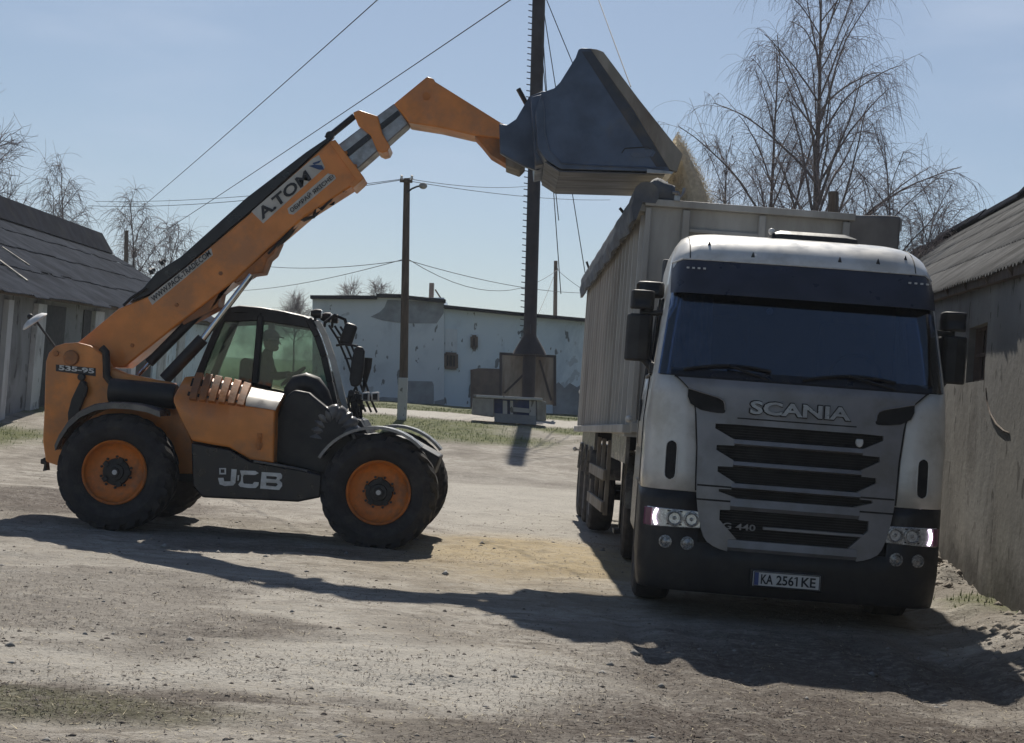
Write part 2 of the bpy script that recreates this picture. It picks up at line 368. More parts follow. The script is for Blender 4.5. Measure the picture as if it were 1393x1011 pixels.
# ------------------------------------------------------------------ plaster walls
def sepz(nt, v):
    n = nd(nt, 'ShaderNodeSeparateXYZ'); nt.links.new(v, n.inputs[0]); return n.outputs[2]
def plaster(name, a, b, stain, patch, sc=1.0, spots=.6, foot_dark=False):
    if name in MATS: return MATS[name]
    m, nt, p, ob, out = base_mat(name)
    c = mixc(nt, ramp(nt, noise(nt, ob, .7*sc, 6, .6), .35, .65), a, b)
    c = mixc(nt, ramp(nt, noise(nt, scalev(nt, ob, (1.6*sc, 1.6*sc, .9*sc)), 1, 7, .65, .5), .48, .68, 0, .75), c, stain)
    if foot_dark: c = mixc(nt, ramp(nt, mathn(nt, 'ADD', sepz(nt, ob), mathn(nt, 'MULTIPLY', noise(nt, ob, 1.4, 6, .65), 1.1)), 1.35, .75, 0, .9), c, (.055, .05, .043))  # darker towards the wall foot, with a noise-broken upper edge
    c = mixc(nt, ramp(nt, noise(nt, ob, 2.1*sc, 5, .55, .4), .645, .675, 0, spots), c, patch)
    c = mixc(nt, ramp(nt, noise(nt, scalev(nt, ob, (7*sc, 7*sc, 3*sc)), 1, 3, .5), .635, .66, 0, .8), c, tuple(q*.42 for q in patch))
    nt.links.new(c, p.inputs["Base Color"]); p.inputs["Roughness"].default_value = .9; p.inputs["Specular IOR Level"].default_value = .2
    b_ = nd(nt, "ShaderNodeBump"); b_.inputs["Strength"].default_value = .22; b_.inputs["Distance"].default_value = .03
    nt.links.new(noise(nt, ob, 9*sc, 7, .65), b_.inputs["Height"]); nt.links.new(b_.outputs[0], p.inputs["Normal"])
    MATS[name] = m; return m
M_wallR = plaster("stained_plaster", (.25, .243, .228), (.335, .325, .305), (.16, .152, .14), (.17, .158, .145), foot_dark=True)
M_wallB = plaster("pale_blue_plaster", (.60, .70, .78), (.68, .76, .82), (.44, .53, .61), (.20, .22, .24), .45, .4)
M_wallB2 = plaster("grey_blue_plaster", (.63, .68, .725), (.70, .74, .775), (.46, .50, .545), (.20, .21, .22), .45, .4)
M_wallL = plaster("barn_plaster", (.20, .207, .222), (.26, .267, .28), (.12, .12, .125), (.10, .10, .105), .6, .5)
M_pil = plaster("whitewash", (.46, .47, .48), (.55, .56, .57), (.34, .34, .34), (.28, .28, .28), .8, .4)
M_dark = pm("dark_opening", (.02, .021, .024), .85)
M_cement = pm("bare_cement", (.29, .31, .335), .9, dirt=(.19, .195, .205), damt=.6, dscale=.8, var=.2, bump=.2, bscale=6)
M_brick = pm("brown_brick", (.16, .115, .095), .9, dirt=(.09, .075, .07), damt=.6, dscale=1.0, var=.25, bump=.3, bscale=8)
M_roofR = pm("weathered_slate_sheet", (.165, .163, .16), .95, dirt=(.085, .082, .078), damt=.6, dscale=1.1, var=.18, bump=.25, bscale=14, stretch=(1, 1, 1), spec=.0)
M_roofL = pm("dark_slate_sheet", (.062, .068, .082), .95, dirt=(.036, .038, .044), damt=.6, dscale=.8, var=.2, bump=.2, bscale=8, spec=.0)
M_ridge = pm("ridge_sheet", (.026, .028, .036), .85, dirt=(.05, .048, .046), damt=.4, dscale=.8, var=.2, spec=.0)
M_wood = pm("weathered_timber", (.105, .075, .055), .85, dirt=(.055, .045, .04), damt=.5, dscale=3, var=.3, stretch=(4, 4, .4))
M_mast = pm("rusty_mast_paint", (.030, .029, .038), .8, dirt=(.06, .045, .042), damt=.5, dscale=1.2, var=.2)
M_sheet = pm("weathered_sheet_panel", (.24, .225, .20), .8, dirt=(.12, .085, .065), damt=.7, dscale=1.2, var=.2, stretch=(2, 2, .5))
M_conc = pm("old_concrete", (.33, .325, .315), .9, dirt=(.17, .165, .155), damt=.5, dscale=2, var=.15, bump=.2, bscale=20)
M_wire = pm("wire_metal", (.05, .05, .055), .6)
M_bluep = pm("faded_blue_paint", (.06, .09, .24), .7, dirt=(.16, .17, .22), damt=.5, dscale=3)
M_bark = pm("grey_bark", (.13, .11, .105), .9, dirt=(.24, .22, .21), damt=.35, dscale=4, var=.3)
M_twig = pm("purple_brown_twig", (.21, .175, .18), .85, var=.25)

# ---- right hand building: stained wall under a corrugated roof
eA = at(1393, 355, 13.4); eB = at(1277, 394, 18.3)
dR = Vector((eB.x-eA.x, eB.y-eA.y, 0)).normalized(); nR = Vector((dR.y, -dR.x, 0))   # nR points right, into the building
def RW(s, z, off=0.0): return Vector((eA.x, eA.y, 0))+dR*s+nR*off+Vector((0, 0, z))
slopeR = (eB.z-eA.z)/(Vector((eB.x-eA.x, eB.y-eA.y, 0)).length)
def eaveR(s): return eA.z+slopeR*s
def on_wallR(px, py):
    P0 = RW(0, 0); d = Vector(zc*F + xc*(px-CX) + dc*(py-CY)); o = Vector(CAMP); t = (P0-o).dot(nR)/d.dot(nR); P = o+d*t
    return (P-P0).dot(dR), P.z
S0, S1 = -6.5, 33.0
bR = empty("plaster_building", RW(0, 0), 0, "stained plaster farm building with a grey corrugated roof, right behind the white truck cab", "building")
ws = on_wallR(1344, 438); we = on_wallR(1319, 440); wl = on_wallR(1340, 517)
w0, w1, wz1, wz0 = ws[0], we[0], ws[1], wl[1]
mb = MB(); TW = nR*.4
def rect_pts(s0, s1, z0a, z0b, z1a, z1b): return [RW(s0, z0a), RW(s1, z0b), RW(s1, z1b), RW(s0, z1a)]
for s0, s1, za, zb, ta, tb in ((S0, w0, -.4, -.4, eaveR(S0), eaveR(w0)), (w1, S1, -.4, -.4, eaveR(w1), eaveR(S1)), (w0, w1, -.4, -.4, wz0, wz0), (w0, w1, wz1, wz1, eaveR(w0), eaveR(w1))):
    nn = max(2, int((s1-s0)/.8)+1); G = []
    for i in range(nn):
        t = i/(nn-1); s = s0+(s1-s0)*t
        G.append([RW(s, za+(zb-za)*t, 0), RW(s, (za+ta)/2+((zb+tb)/2-(za+ta)/2)*t, 0), RW(s, ta+(tb-ta)*t, 0)])
    mb.slab(G, TW)
mb.prism([RW(S1, -.4, .4), RW(S1, -.4, 5.6), RW(S1, eaveR(S1), 5.6), RW(S1, eaveR(S1)+2.3, 3.0), RW(S1, eaveR(S1), .4)], -dR*.3)
mb.prism([RW(S0, -.4, .4), RW(S0, -.4, 5.6), RW(S0, eaveR(S0), 5.6), RW(S0, eaveR(S0)+2.3, 3.0), RW(S0, eaveR(S0), .4)], dR*.3)
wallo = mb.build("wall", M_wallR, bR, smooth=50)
wf = MB()
for a, b in (((w0, wz0), (w1, wz0)), ((w1, wz0), (w1, wz1)), ((w1, wz1), (w0, wz1)), ((w0, wz1), (w0, wz0))):
    wf.bar(RW(a[0], a[1], .12), RW(b[0], b[1], .12), .07)
for k in range(1, 4):
    s = w0+(w1-w0)*k/4; wf.bar(RW(s, wz0, .10), RW(s, wz1, .10), .03)
wf.bar(RW(w0, (wz0+wz1)/2, .10), RW(w1, (wz0+wz1)/2, .10), .035)
win = wf.build("window", M_brick, bR)
MB().prism([RW(w0, wz0, .2), RW(w1, wz0, .2), RW(w1, wz1, .2), RW(w0, wz1, .2)], nR*.03).build("pane", M_dark, win)
# roof slope: corrugation runs up the slope, three overlapping courses of sheets
RISE = 2.47; SPAN = 3.0; OV = .13
def RR(s, t, lift=0.0):
    """t = 0 eave edge .. 1 ridge"""
    o = -OV+(SPAN+OV)*t
    return RW(s, eaveR(s)+.02-OV*RISE/SPAN+(SPAN+OV)*t*RISE/SPAN+lift, o)
rs_ = random.Random(3)
roof = MB()
courses = [(0, .22), (.205, .43), (.415, .64), (.625, .84), (.825, 1.0)]
for ci, (t0, t1) in enumerate(courses):
    s = S0-.3
    while s < S1+.3:
        wid = 1.08; jag = rs_.uniform(-.004, .006)*(2.2 if ci == 0 else 1); lift = rs_.uniform(0, .008)
        npt = 43; G = []
        for i in range(npt):
            ss = s+wid*1.03*i/(npt-1); w = .017*math.sin(2*math.pi*ss/.155)
            G.append([RR(ss, t0+jag, w+lift+.022), RR(ss, (t0+t1)/2, w+lift*.5+.011), RR(ss, t1, w)])
        roof.slab(G, (0, 0, -.012)); s += wid
roof.build("roof", M_roofR, bR, smooth=60)
cap = MB(); s = S0-.3
while s < S1:
    l = rs_.uniform(1.5, 2.6); z = rs_.uniform(.02, .10)
    cap.prism([RR(s, .955, .05+z), RR(s+l, .955, .05+z), RR(s+l, 1.0, .10+z), RR(s, 1.0, .10+z)], Vector((0, 0, .035)))
    cap.prism([RR(s, 1.0, .10+z), RR(s+l, 1.0, .10+z), RR(s+l, 1.0, -.25)+nR*.5, RR(s, 1.0, -.25)+nR*.5], Vector((0, 0, .035))); s += l*.985
cap.build("ridge_cap", M_ridge, bR)
far = MB(); far.prism([RW(S0-.3, eaveR(S0)+RISE, SPAN), RW(S1+.3, eaveR(S1)+RISE, SPAN), RW(S1+.3, eaveR(S1)-.2, 6.2), RW(S0-.3, eaveR(S0)-.2, 6.2)], (0, 0, -.05))
far.build("roof_slope", M_roofR, bR)
tim = MB(); tim.bar(RW(S0, eaveR(S0)-.09, -.04), RW(S1, eaveR(S1)-.09, -.04), .07, .10)
for k in range(32):
    s = S0+.6+k*1.2; tim.bar(RW(s, eaveR(s)-.10, -.10), RW(s, eaveR(s)+.02, .1), .07, .09)
tim.build("rafter", M_wood, bR)
# the round scar of a vanished arch on the plaster, and fallen render
ar = MB(); pts = [on_wallR(x, y) for x, y in ((1342, 528), (1343, 545), (1348, 563), (1356, 577), (1366, 586), (1374, 589))]
ar.tube([RW(s, z, -.006) for s, z in pts], [.004, .007, .009, .009, .008, .004], 6); ar.build("arch_scar", M_wood, bR)

# ---- far building: a tall grey wing and a lower pale blue wing
FB = empty("blue_building", at(600, 556, 60), 0, "long pale blue building with a stained parapet behind the lamp post", "building")
def wallpoly(pts, Y, depth, mat_, nm, par): return MB().prism(ats(pts, Y), (0, depth, 0)).build(nm, mat_, par, smooth=0)
wallpoly([(425, 600), (425, 405), (516, 405), (604, 405), (604, 600)], 60, 8, M_wallB2, "wall", FB)
wallpoly([(604.2, 600), (604.2, 419), (700, 428), (800, 437), (1010, 458), (1010, 640)], 60.25, 8, M_wallB, "wall", FB)
ed = MB()
for a, b in (((423, 404.5), (513, 405)), ((513, 402.5), (546, 403)), ((546, 404), (606, 410))): ed.bar(at(*a, 59.9), at(*b, 59.9), .5, .13)
for a, b in (((604, 417.5), (700, 427)), ((700, 427), (800, 436)), ((800, 436), (1012, 456.5))): ed.bar(at(*a, 60.1), at(*b, 60.1), .6, .12)
ed.build("roof_edge", M_ridge, FB)
def patch(pts, Y, th, mat_, nm, par): return MB().prism(ats(pts, Y), (0, th, 0)).build(nm, mat_, par, smooth=0)
patch([(504, 431), (516, 425), (523, 418), (527, 408), (603.5, 411), (603.5, 426), (594, 440), (560, 440), (540, 439), (520, 436)], 59.98, .06, M_cement, "bare_patch", FB)
patch([(552, 518), (588, 519), (590, 524), (590, 600), (552, 600)], 59.97, .06, M_cement, "bare_patch", FB)
patch([(640, 503), (652, 501), (681, 502), (681, 560), (640, 560)], 60.2, .08, M_brick, "door", FB)
patch([(752, 525), (760, 520), (768, 528), (775, 521), (785, 527), (795, 520), (810, 524), (810, 600), (752, 600)], 60.22, .05, M_cement, "bare_patch", FB)
patch([(425, 543), (470, 540), (500, 546), (520, 540), (551, 542), (551, 600), (425, 600)], 59.96, .06, M_cement, "bare_patch", FB)
patch([(591, 546), (604, 543), (604, 600), (591, 600)], 59.965, .05, M_cement, "bare_patch", FB)
patch([(606, 447), (622, 448), (622, 478), (605, 477)], 60.22, .06, M_wallB2, "bricked_opening", FB)
def window(pts, Y, bars, par):
    P = ats(pts, Y); fr = MB()
    for i in range(4): fr.bar(P[i], P[(i+1) % 4], .12, .10, up=(0, 1, 0))
    for k in range(1, bars+1):
        t = k/(bars+1); fr.bar(P[0].lerp(P[1], t), P[3].lerp(P[2], t), .04)
    w_ = fr.build("window", M_brick, par)
    MB().prism([p_+Vector((0, .03, 0)) for p_ in P], (0, .03, 0)).build("pane", M_dark, w_); return w_
window([(606, 481), (621, 482), (621, 501), (605, 500)], 60.17, 2, FB)
window([(642, 458), (648, 458), (648, 473), (642, 473)], 60.17, 0, FB)
ch = MB(); ch.prism(ats([(583, 412), (584, 385), (590, 385), (589, 412)], 63), (0, .5, 0)); ch.build("chimney", M_brick, FB)
MB().bar(at(592, 394, 63), at(601, 408, 63), .06).build("stay", M_wood, FB)

# ---- left barn
def barn():
    e = [(-9.75, 25), at(0, 390, 31.5), at(157, 415, 43), None]
    dL = Vector((e[2].x-e[1].x, e[2].y-e[1].y, 0)).normalized(); nL = Vector((-dL.y, dL.x, 0))   # to the left, into the barn
    z1, z2 = e[1].z, e[2].z; L = Vector((e[2].x-e[1].x, e[2].y-e[1].y, 0)).length
    def BW(s, z, off=0): return Vector((e[1].x, e[1].y, 0))+dL*s+nL*off+Vector((0, 0, z))
    ez = lambda s: z1+(z2-z1)*s/L
    b = empty("barn", BW(0, gbase(-10.6, 31.5)), 0, "long low barn with a dark weathered sheet roof and whitewashed pilasters, left behind the telehandler", "barn")
    A, B = -7.5, 30.0
    def on(px, py):
        P0 = BW(0, 0); d = Vector(zc*F+xc*(px-CX)+dc*(py-CY)); o = Vector(CAMP); t = (P0-o).dot(nL)/d.dot(nL); P = o+d*t; return (P-P0).dot(dL), P.z
    w = MB(); w.prism([BW(A, -.5), BW(B, -.5), BW(B, ez(B)), BW(A, ez(A))], nL*.4); w.build("wall", M_wallL, b, smooth=0)
    for x0, x1 in ((-1, 6), (40, 52), (120, 132), (175, 181), (212, 222), (238, 246)):
        s0, s1 = on(x0, 480)[0], on(x1, 480)[0]; 
        MB().prism([BW(s0, -.5, -.12), BW(s1, -.5, -.12), BW(s1, ez(s1)-.25, -.12), BW(s0, ez(s0)-.25, -.12)], nL*.115).build("pilaster", M_pil, b, smooth=0)
    for x0, x1 in ((53, 84), (109, 119), (184, 205)):
        s0, s1 = on(x0, 480)[0], on(x1, 480)[0]
        MB().prism([BW(s0, .2, -.03), BW(s1, .2, -.03), BW(s1, ez(s1)-.25, -.03), BW(s0, ez(s0)-.25, -.03)], nL*.028).build("doorway", M_dark, b, smooth=0)
    for x0, x1 in ((207, 237), (247, 300)):
        s0, s1 = on(x0, 480)[0], on(x1, 480)[0]
        MB().prism([BW(s0, -.2, -.06), BW(s1, -.2, -.06), BW(s1, ez(s1)-.25, -.06), BW(s0, ez(s0)-.25, -.06)], nL*.055).build("whitewashed_door", M_wallB, b, smooth=0)
    SP, H_ = 4.6, 2.55
    def BR(s, t, l=0): return BW(s, ez(s)-.16+H_*1.06*t+l, -.5+(SP+.5)*t)
    r = MB(); rr = random.Random(5)
    for ci, (t0, t1) in enumerate(((0, .27), (.255, .52), (.505, .77), (.755, 1))):
        s = A-.4
        while s < B:
            wd = 1.1; jg = rr.uniform(-.01, .014); lf = rr.uniform(0, .02); G = []
            for i in range(13):
                ss = s+wd*1.02*i/12; G.append([BR(ss, t0+jg, .03+lf+.02*(i % 2)), BR(ss, t1, .02*(i % 2))])
            r.slab(G, (0, 0, -.015)); s += wd
    r.build("roof", M_roofL, b, smooth=0)
    MB().prism([BR(A-.4, 1), BR(B, 1), BW(B, ez(B)-.1, 2*SP), BW(A-.4, ez(A)-.1, 2*SP)], (0, 0, -.05)).build("roof_slope", M_roofL, b, smooth=0)
    MB().prism([BW(A, -.5, 2*SP-.4), BW(B, -.5, 2*SP-.4), BW(B, ez(B)-.1, 2*SP-.4), BW(A, ez(A)-.1, 2*SP-.4)], nL*.3).build("wall", M_wallL, b, smooth=0)
    for s in (A, B-.3): MB().prism([BW(s, -.5, .41), BW(s, -.5, 2*SP-.41), BW(s, ez(s)-.1, 2*SP-.41), BW(s, ez(s)+H_-.15, SP), BW(s, ez(s), .41)], dL*.3).build("gable", M_wallL, b, smooth=0)
    k = MB(); k.prism([BR(A-.5, .90, .10), BR(B+.1, .90, .10), BR(B+.1, 1.0, .62), BR(A-.5, 1.0, .62)], nL*.9+Vector((0, 0, -.1))); k.build("ridge_ventilator", M_ridge, b, smooth=0)
    t_ = MB(); t_.bar(BW(A, ez(A)-.10, -.30), BW(B, ez(B)-.10, -.30), .12, .12); t_.build("eave_beam", M_wood, b)
    sl = MB()
    for (x0, y0, x1, y1) in ((45, 366, 85, 388), (0, 378, 25, 393), (28, 402, 62, 408)):
        pass
    for (s0, t0, s1, t1) in ((2.5, .12, 3.6, .42), (-2, .1, -1.0, .36), (6, .3, 6.3, .45)):
        sl.bar(BR(s0, t0, .07), BR(s1, t1, .07), .05, .03)
    sl.build("loose_batten", M_sheet, b)
barn()

# ---- mast with its flared base and booth
Mx = empty("steel_mast", at(718, 545, 44.6), 0, "tall dark guyed steel mast rising from a sheet metal booth beside the blue building", "mast")
m_ = MB(); pb, pt = at(718.5, 548, 44.6), at(733, 0, 44.6); top = pb+(pt-pb)*1.06
m_.tube([pb+(pt-pb)*(t/10)*1.06 for t in range(11)], [.19]*11, 12); m_.build("mast_tube", M_mast, Mx)
c_ = MB(); cp = lambda py: pb+(pt-pb)*((548-py)/548)
c_.tube([cp(483), cp(478), cp(458), cp(455)], [.50, .46, .20, .19], 12); c_.build("flared_skirt", M_mast, Mx)
bo = MB(); Yb = 45.2
cor = ats([(681, 548), (755, 552), (755, 485), (681, 481)], Yb)
for P_ in (cor[0], cor[1]):
    q = cor[3] if P_ is cor[0] else cor[2]
    for dy in (0, 1.3): bo.bar(P_+Vector((0, dy, 0)), q+Vector((0, dy, 0)), .07)
for dy in (0, 1.3):
    bo.bar(cor[3]+Vector((0, dy, 0)), cor[2]+Vector((0, dy, 0)), .07)
for q in (cor[2], cor[3]): bo.bar(q, q+Vector((0, 1.3, 0)), .07)
bo.build("booth_frame", M_mast, Mx)
for i, (x0, x1) in enumerate(((683, 717), (719, 753))):
    MB().prism(ats([(x0, 549), (x1, 551), (x1, 485), (x0, 483)], Yb+.04), (0, .02, 0)).build("sheet_panel", M_sheet, Mx)
br = MB(); br.bar(at(686, 535, Yb-.05), at(712, 510, Yb-.05), .06); br.bar(at(734, 490, Yb-.05), at(750, 545, Yb-.05), .06); br.build("diagonal_brace", M_mast, Mx)
k = 0; y_ = 470
while y_ > -10:
    c0 = cp(y_); MB().bar(c0+Vector((-.17, -.02, 0)), c0+Vector((-.30, -.03, .01)), .025).build("climbing_peg", M_mast, Mx); y_ -= 8.4
def cable(name, a, b, r, sag, mat_, parent=None, n=14):
    a, b = Vector(a), Vector(b)
    return MB().tube([a.lerp(b, t/n)-Vector((0, 0, sag*4*(t/n)*(1-t/n))) for t in range(n+1)], r, 5).build(name, mat_, parent)
gt = cp(-25)
for tgt in ((830, 205, 44), (763, 400, 44.6), (803, 415, 46)):
    cable("guy_wire", gt, at(*tgt), .014, .05, M_wire, Mx)
cable("guy_wire", cp(20), at(760, 300, 44), .014, .05, M_wire, Mx)
cable("guy_wire", cp(430), at(722, 455, 44.2), .012, 0, M_wire, Mx)

# ---- lamp post
Lp = empty("lamp_post", at(546, 574, 39.5), 0, "slim wooden lamp post on a whitewashed concrete stub, standing in the grass", "lamp post")
l_ = MB(); l_.tube([at(549, 520, 39.5), at(551, 400, 39.5), at(553.5, 243, 39.5)], [.115, .105, .085], 10); l_.build("pole", M_wood, Lp)
l_ = MB(); l_.bar(at(546.2, 578, 39.35), at(548.6, 514, 39.35), .24, .20, up=(0, 1, 0)); l_.build("concrete_stub", M_pil, Lp, bevel=.015)
l_ = MB(); l_.bar(at(544, 246, 39.4), at(561, 247, 39.4), .08, .07); l_.build("cross_arm", M_wood, Lp)
for x in (546, 560): MB().lathe([(.0, .0), (.035, .01), (.045, .05), (.025, .08), (.04, .11), (0, .14)], at(x, 245, 39.4), 'z', 10).build("insulator", M_white, Lp)
l_ = MB(); l_.tube([at(554, 262, 39.4), at(560, 257, 39.4), at(567, 254, 39.4), at(572, 253, 39.4)], .025, 6); l_.build("lamp_arm", M_wire, Lp)
MB().ball(at(575.5, 253, 39.4), (.11, .11, .085), 12, 8).build("lamp_head", M_conc, Lp)

# ---- posts behind
for (px, yb, yt, Y, r_, lab) in ((172, 400, 314, 66, .10, "short dark post among the trees behind the barn roof"), (756, 470, 355, 66, .09, "thin utility pole beyond the roof of the blue building"), (1134, 330, 261, 34, .13, "stubby timber post standing beside the weeping birch trunk")):
    pe = empty("utility_pole", at(px-1, yb+40, Y), 0, lab, "pole", "bare poles in the background")
    MB().tube([at(px-2, yb+60, Y), at(px, yt, Y)], [r_*1.15, r_*.9], 8).build("pole", M_wood, pe)
    if px == 756: MB().bar(at(754, 366, Y-.1), at(759, 366.5, Y-.1), .08).build("cross_arm", M_wood, pe)

# ---- concrete block with a white slab and blue recess
T = empty("concrete_bench", at(692, 566, 41.0), 0, "low concrete block with white slab top at the foot of the mast", "block")
MB().prism(ats([(641, 564), (643, 541), (672, 542), (672, 568)], 41), (0, .9, 0)).build("end_block", M_conc, T, bevel=.03)
MB().prism(ats([(730, 573), (730, 544), (743, 546), (743, 573)], 41.05), (0, .85, 0)).build("end_block", M_conc, T, bevel=.03)
MB().prism(ats([(672.3, 570), (672.3, 543), (729.7, 545), (729.7, 574)], 41.35), (0, .5, 0)).build("recess", M_bluep, T)
MB().prism(ats([(644, 540.5), (644, 537), (738, 541.5), (738, 545.3)], 40.95), (0, 1.0, 0)).build("slab", M_pil, T, bevel=.015)
for x0, x1 in ((684, 690), (694, 698), (720, 729)): MB().prism(ats([(x0, 566), (x0, 545), (x1, 545.5), (x1, 567)], 41.15), (0, .19, 0)).build("white_post", M_pil, T)
MB().prism(ats([(698.3, 560), (698.3, 554), (719.8, 556), (719.8, 562)], 41.2), (0, .14, 0)).build("white_rail", M_pil, T)
MB().prism(ats([(672.4, 574), (672.4, 562), (729.6, 566), (729.6, 578)], 41.1), (0, .24, 0)).build("plinth", M_cement, T)

# ------------------------------------------------------------------ lettering
def text_mesh(s, bold=0.02):
    cu = bpy.data.curves.new("t", 'FONT'); cu.body = s; cu.size = 1; cu.offset = bold; cu.extrude = .5; cu.resolution_u = 3
    o = bpy.data.objects.new("t", cu); COL.objects.link(o); dg = bpy.context.evaluated_depsgraph_get(); dg.update()
    me_ = bpy.data.meshes.new_from_object(o.evaluated_get(dg))
    v = np.array([q.co[:] for q in me_.vertices]); f = [tuple(q.vertices) for q in me_.polygons]
    bpy.data.objects.remove(o); bpy.data.curves.remove(cu); bpy.data.meshes.remove(me_)
    v[:, :2] = (v[:, :2]-v[:, :2].min(0))/(v[:, :2].max(0)-v[:, :2].min(0)); return v, f
def letter(name, s, fn, m, parent, bold=.02, world_space=True):
    v, f = text_mesh(s, bold); mb = MB(); mb.add([fn(*q) for q in v], f)
    return mb.build(name, m, parent, world_space, smooth=0, normals=False)
def quad_fn(o, ux, uy, n, th):
    o, ux, uy, n = Vector(o), Vector(ux), Vector(uy), Vector(n)
    return lambda u, v, w: o+ux*u+uy*v+n*((w+.5)*th)

# ------------------------------------------------------------------ wheels
def tyre_mb(R, W, lugs=22, lug_h=.05, rr=.335, side_bulge=.03):
    mb = MB(); h = W/2; lg = .02 if lugs else 0
    prof = [(rr, -h+.05), (rr+.03, -h+.015), (rr+.08, -h-side_bulge*.5), ((R+rr)/2, -h-side_bulge), (R-.07, -h-side_bulge*.2), (R-.035-lg, -h+.02), (R-.022-lg, -h+.07), (R-.015-lg, 0)]
    prof = prof+[(r, -y) for r, y in prof[-2::-1]]
    mb.lathe(prof, (0, 0, 0), 'y', 64)
    if lugs:
        for side in (-1, 1):
            for k in range(lugs):
                a0 = 2*math.pi*(k+(.5 if side > 0 else 0))/lugs; da = 2*math.pi/lugs
                def pt(a, y, r): return Vector((r*math.cos(a), y, r*math.sin(a)))
                wd = da*.26; sk = da*.95
                lo = []; hi = []
                for (t, yy, ro) in ((0, side*.015, R), (.55, side*h*.62, R), (1, side*(h-.002), R-.025), (1.18, side*(h+side_bulge*.35), R-.085)):
                    a = a0+sk*t
                    lo.append((pt(a-wd, yy, ro-lug_h-.01), pt(a+wd, yy, ro-lug_h-.01))); hi.append((pt(a-wd*.8, yy, ro+.004), pt(a+wd*.8, yy, ro+.004)))
                vs = []; 
                for i in range(4): vs += [lo[i][0], lo[i][1], hi[i][1], hi[i][0]]
                fs = [(0, 1, 2, 3), (15, 14, 13, 12)]
                for i in range(3):
                    b = i*4
                    for j in range(4): fs.append((b+j, b+(j+1) % 4, b+4+(j+1) % 4, b+4+j))
                mb.add(vs, fs)
    else:
        for y in (-h*.55, -h*.2, h*.2, h*.55):
            mb.lathe([(R-.02, y-.008), (R-.027, y), (R-.02, y+.008)], (0, 0, 0), 'y', 64)
    return mb
def tele_wheel():
    t = tyre_mb(.622, .40).build("wheel", M_tyre, None, smooth=30)
    r = MB(); r.lathe([(.345, -.185), (.335, -.195), (.322, -.185), (.312, -.15), (.30, -.13), (.255, -.10), (.20, -.085), (.13, -.085), (.13, -.06), (.30, -.06), (.345, -.12)], (0, 0, 0), 'y', 48, closed=True)
    r.lathe([(.34, .05), (.335, .19), (.30, .18), (.28, .05)], (0, 0, 0), 'y', 40, closed=True)
    rim = r.build("rim", M_rim, t, False, smooth=30)
    h = MB(); h.lathe([(.0, -.17), (.045, -.17), (.05, -.155), (.085, -.15), (.09, -.12), (.14, -.115), (.15, -.07), (0, -.07)], (0, 0, 0), 'y', 24)
    for k in range(10):
        a = k*math.tau/10; h.lathe([(0, -.115), (.014, -.115), (.014, -.09), (0, -.09)], (.165*math.cos(a), 0, .165*math.sin(a)), 'y', 6)
    for k in range(5):
        a = k*math.tau/5+.3; h.box((.135*math.cos(a), -.11, .135*math.sin(a)), (.05, .05, .05), Matrix.Rotation(-a, 3, 'Y'))
    hub = h.build("hub", M_black, t, False, smooth=30)
    MB().lathe([(0, -.178), (.026, -.176), (.028, -.165), (0, -.16)], (0, 0, 0), 'y', 14).build("hub_cap", M_letter, t, False)
    return t
def copy_tree(o, parent):
    c = o.copy(); COL.objects.link(c); c.parent = parent; WM[c.name] = WM.get(o.name, Matrix())
    for ch_ in [x for x in bpy.data.objects if x.parent == o]: copy_tree(ch_, c)
    return c

# ------------------------------------------------------------------ telehandler
TE = empty("telehandler", (-2.7, 17.2, 0), 0, "orange telescopic handler with raised boom, tipping its grey bucket over the grain trailer", "telehandler")
def pr(name, pts, Y, depth, m, bevel=.012, parent=None, smooth=35):
    return MB().prism(ats(pts, Y), (0, depth, 0)).build(name, m, parent or TE, True, bevel, smooth)
RC, FC = Vector((-4.12, 0, .605)), Vector((-1.315, 0, .60)); YN, YF = 16.32, 18.12
w0_ = tele_wheel(); w0_.parent = TE
spots = [(RC.x, YN, 0, RC.z, .3), (FC.x, YN, 0, FC.z, 0), (RC.x, YF, math.pi, RC.z, .1), (FC.x+.03, YF, math.pi, FC.z, .2)]
for i, (x, y, rz, z, sp_) in enumerate(spots):
    w = w0_ if i == 0 else copy_tree(w0_, TE)
    w.location = Vector((x, y, z))-Vector(TE.location); w.rotation_euler = (0, sp_ if not rz else -sp_, rz)
# running gear
g = MB(); g.tube([(RC.x, YN, .6), (RC.x, YF, .6)], .13, 12); g.tube([(FC.x, YN, .6), (FC.x, YF, .6)], .13, 12)
g.ball((RC.x, 17.2, .6), .24); g.ball((FC.x, 17.2, .6), .24); g.build("axle", M_black, TE)
g = MB(); g.prism([Vector((x, 16.75, z)) for x, z in ((-4.9, .62), (-4.75, .5), (-4.2, .55), (-3.6, .52), (-1.9, .5), (-1.2, .72), (-.78, .78), (-.72, 1.0), (-1.1, 1.18), (-2.2, 1.22), (-4.9, 1.1))], (0, .95, 0))
g.build("chassis", M_black, TE, bevel=.02)
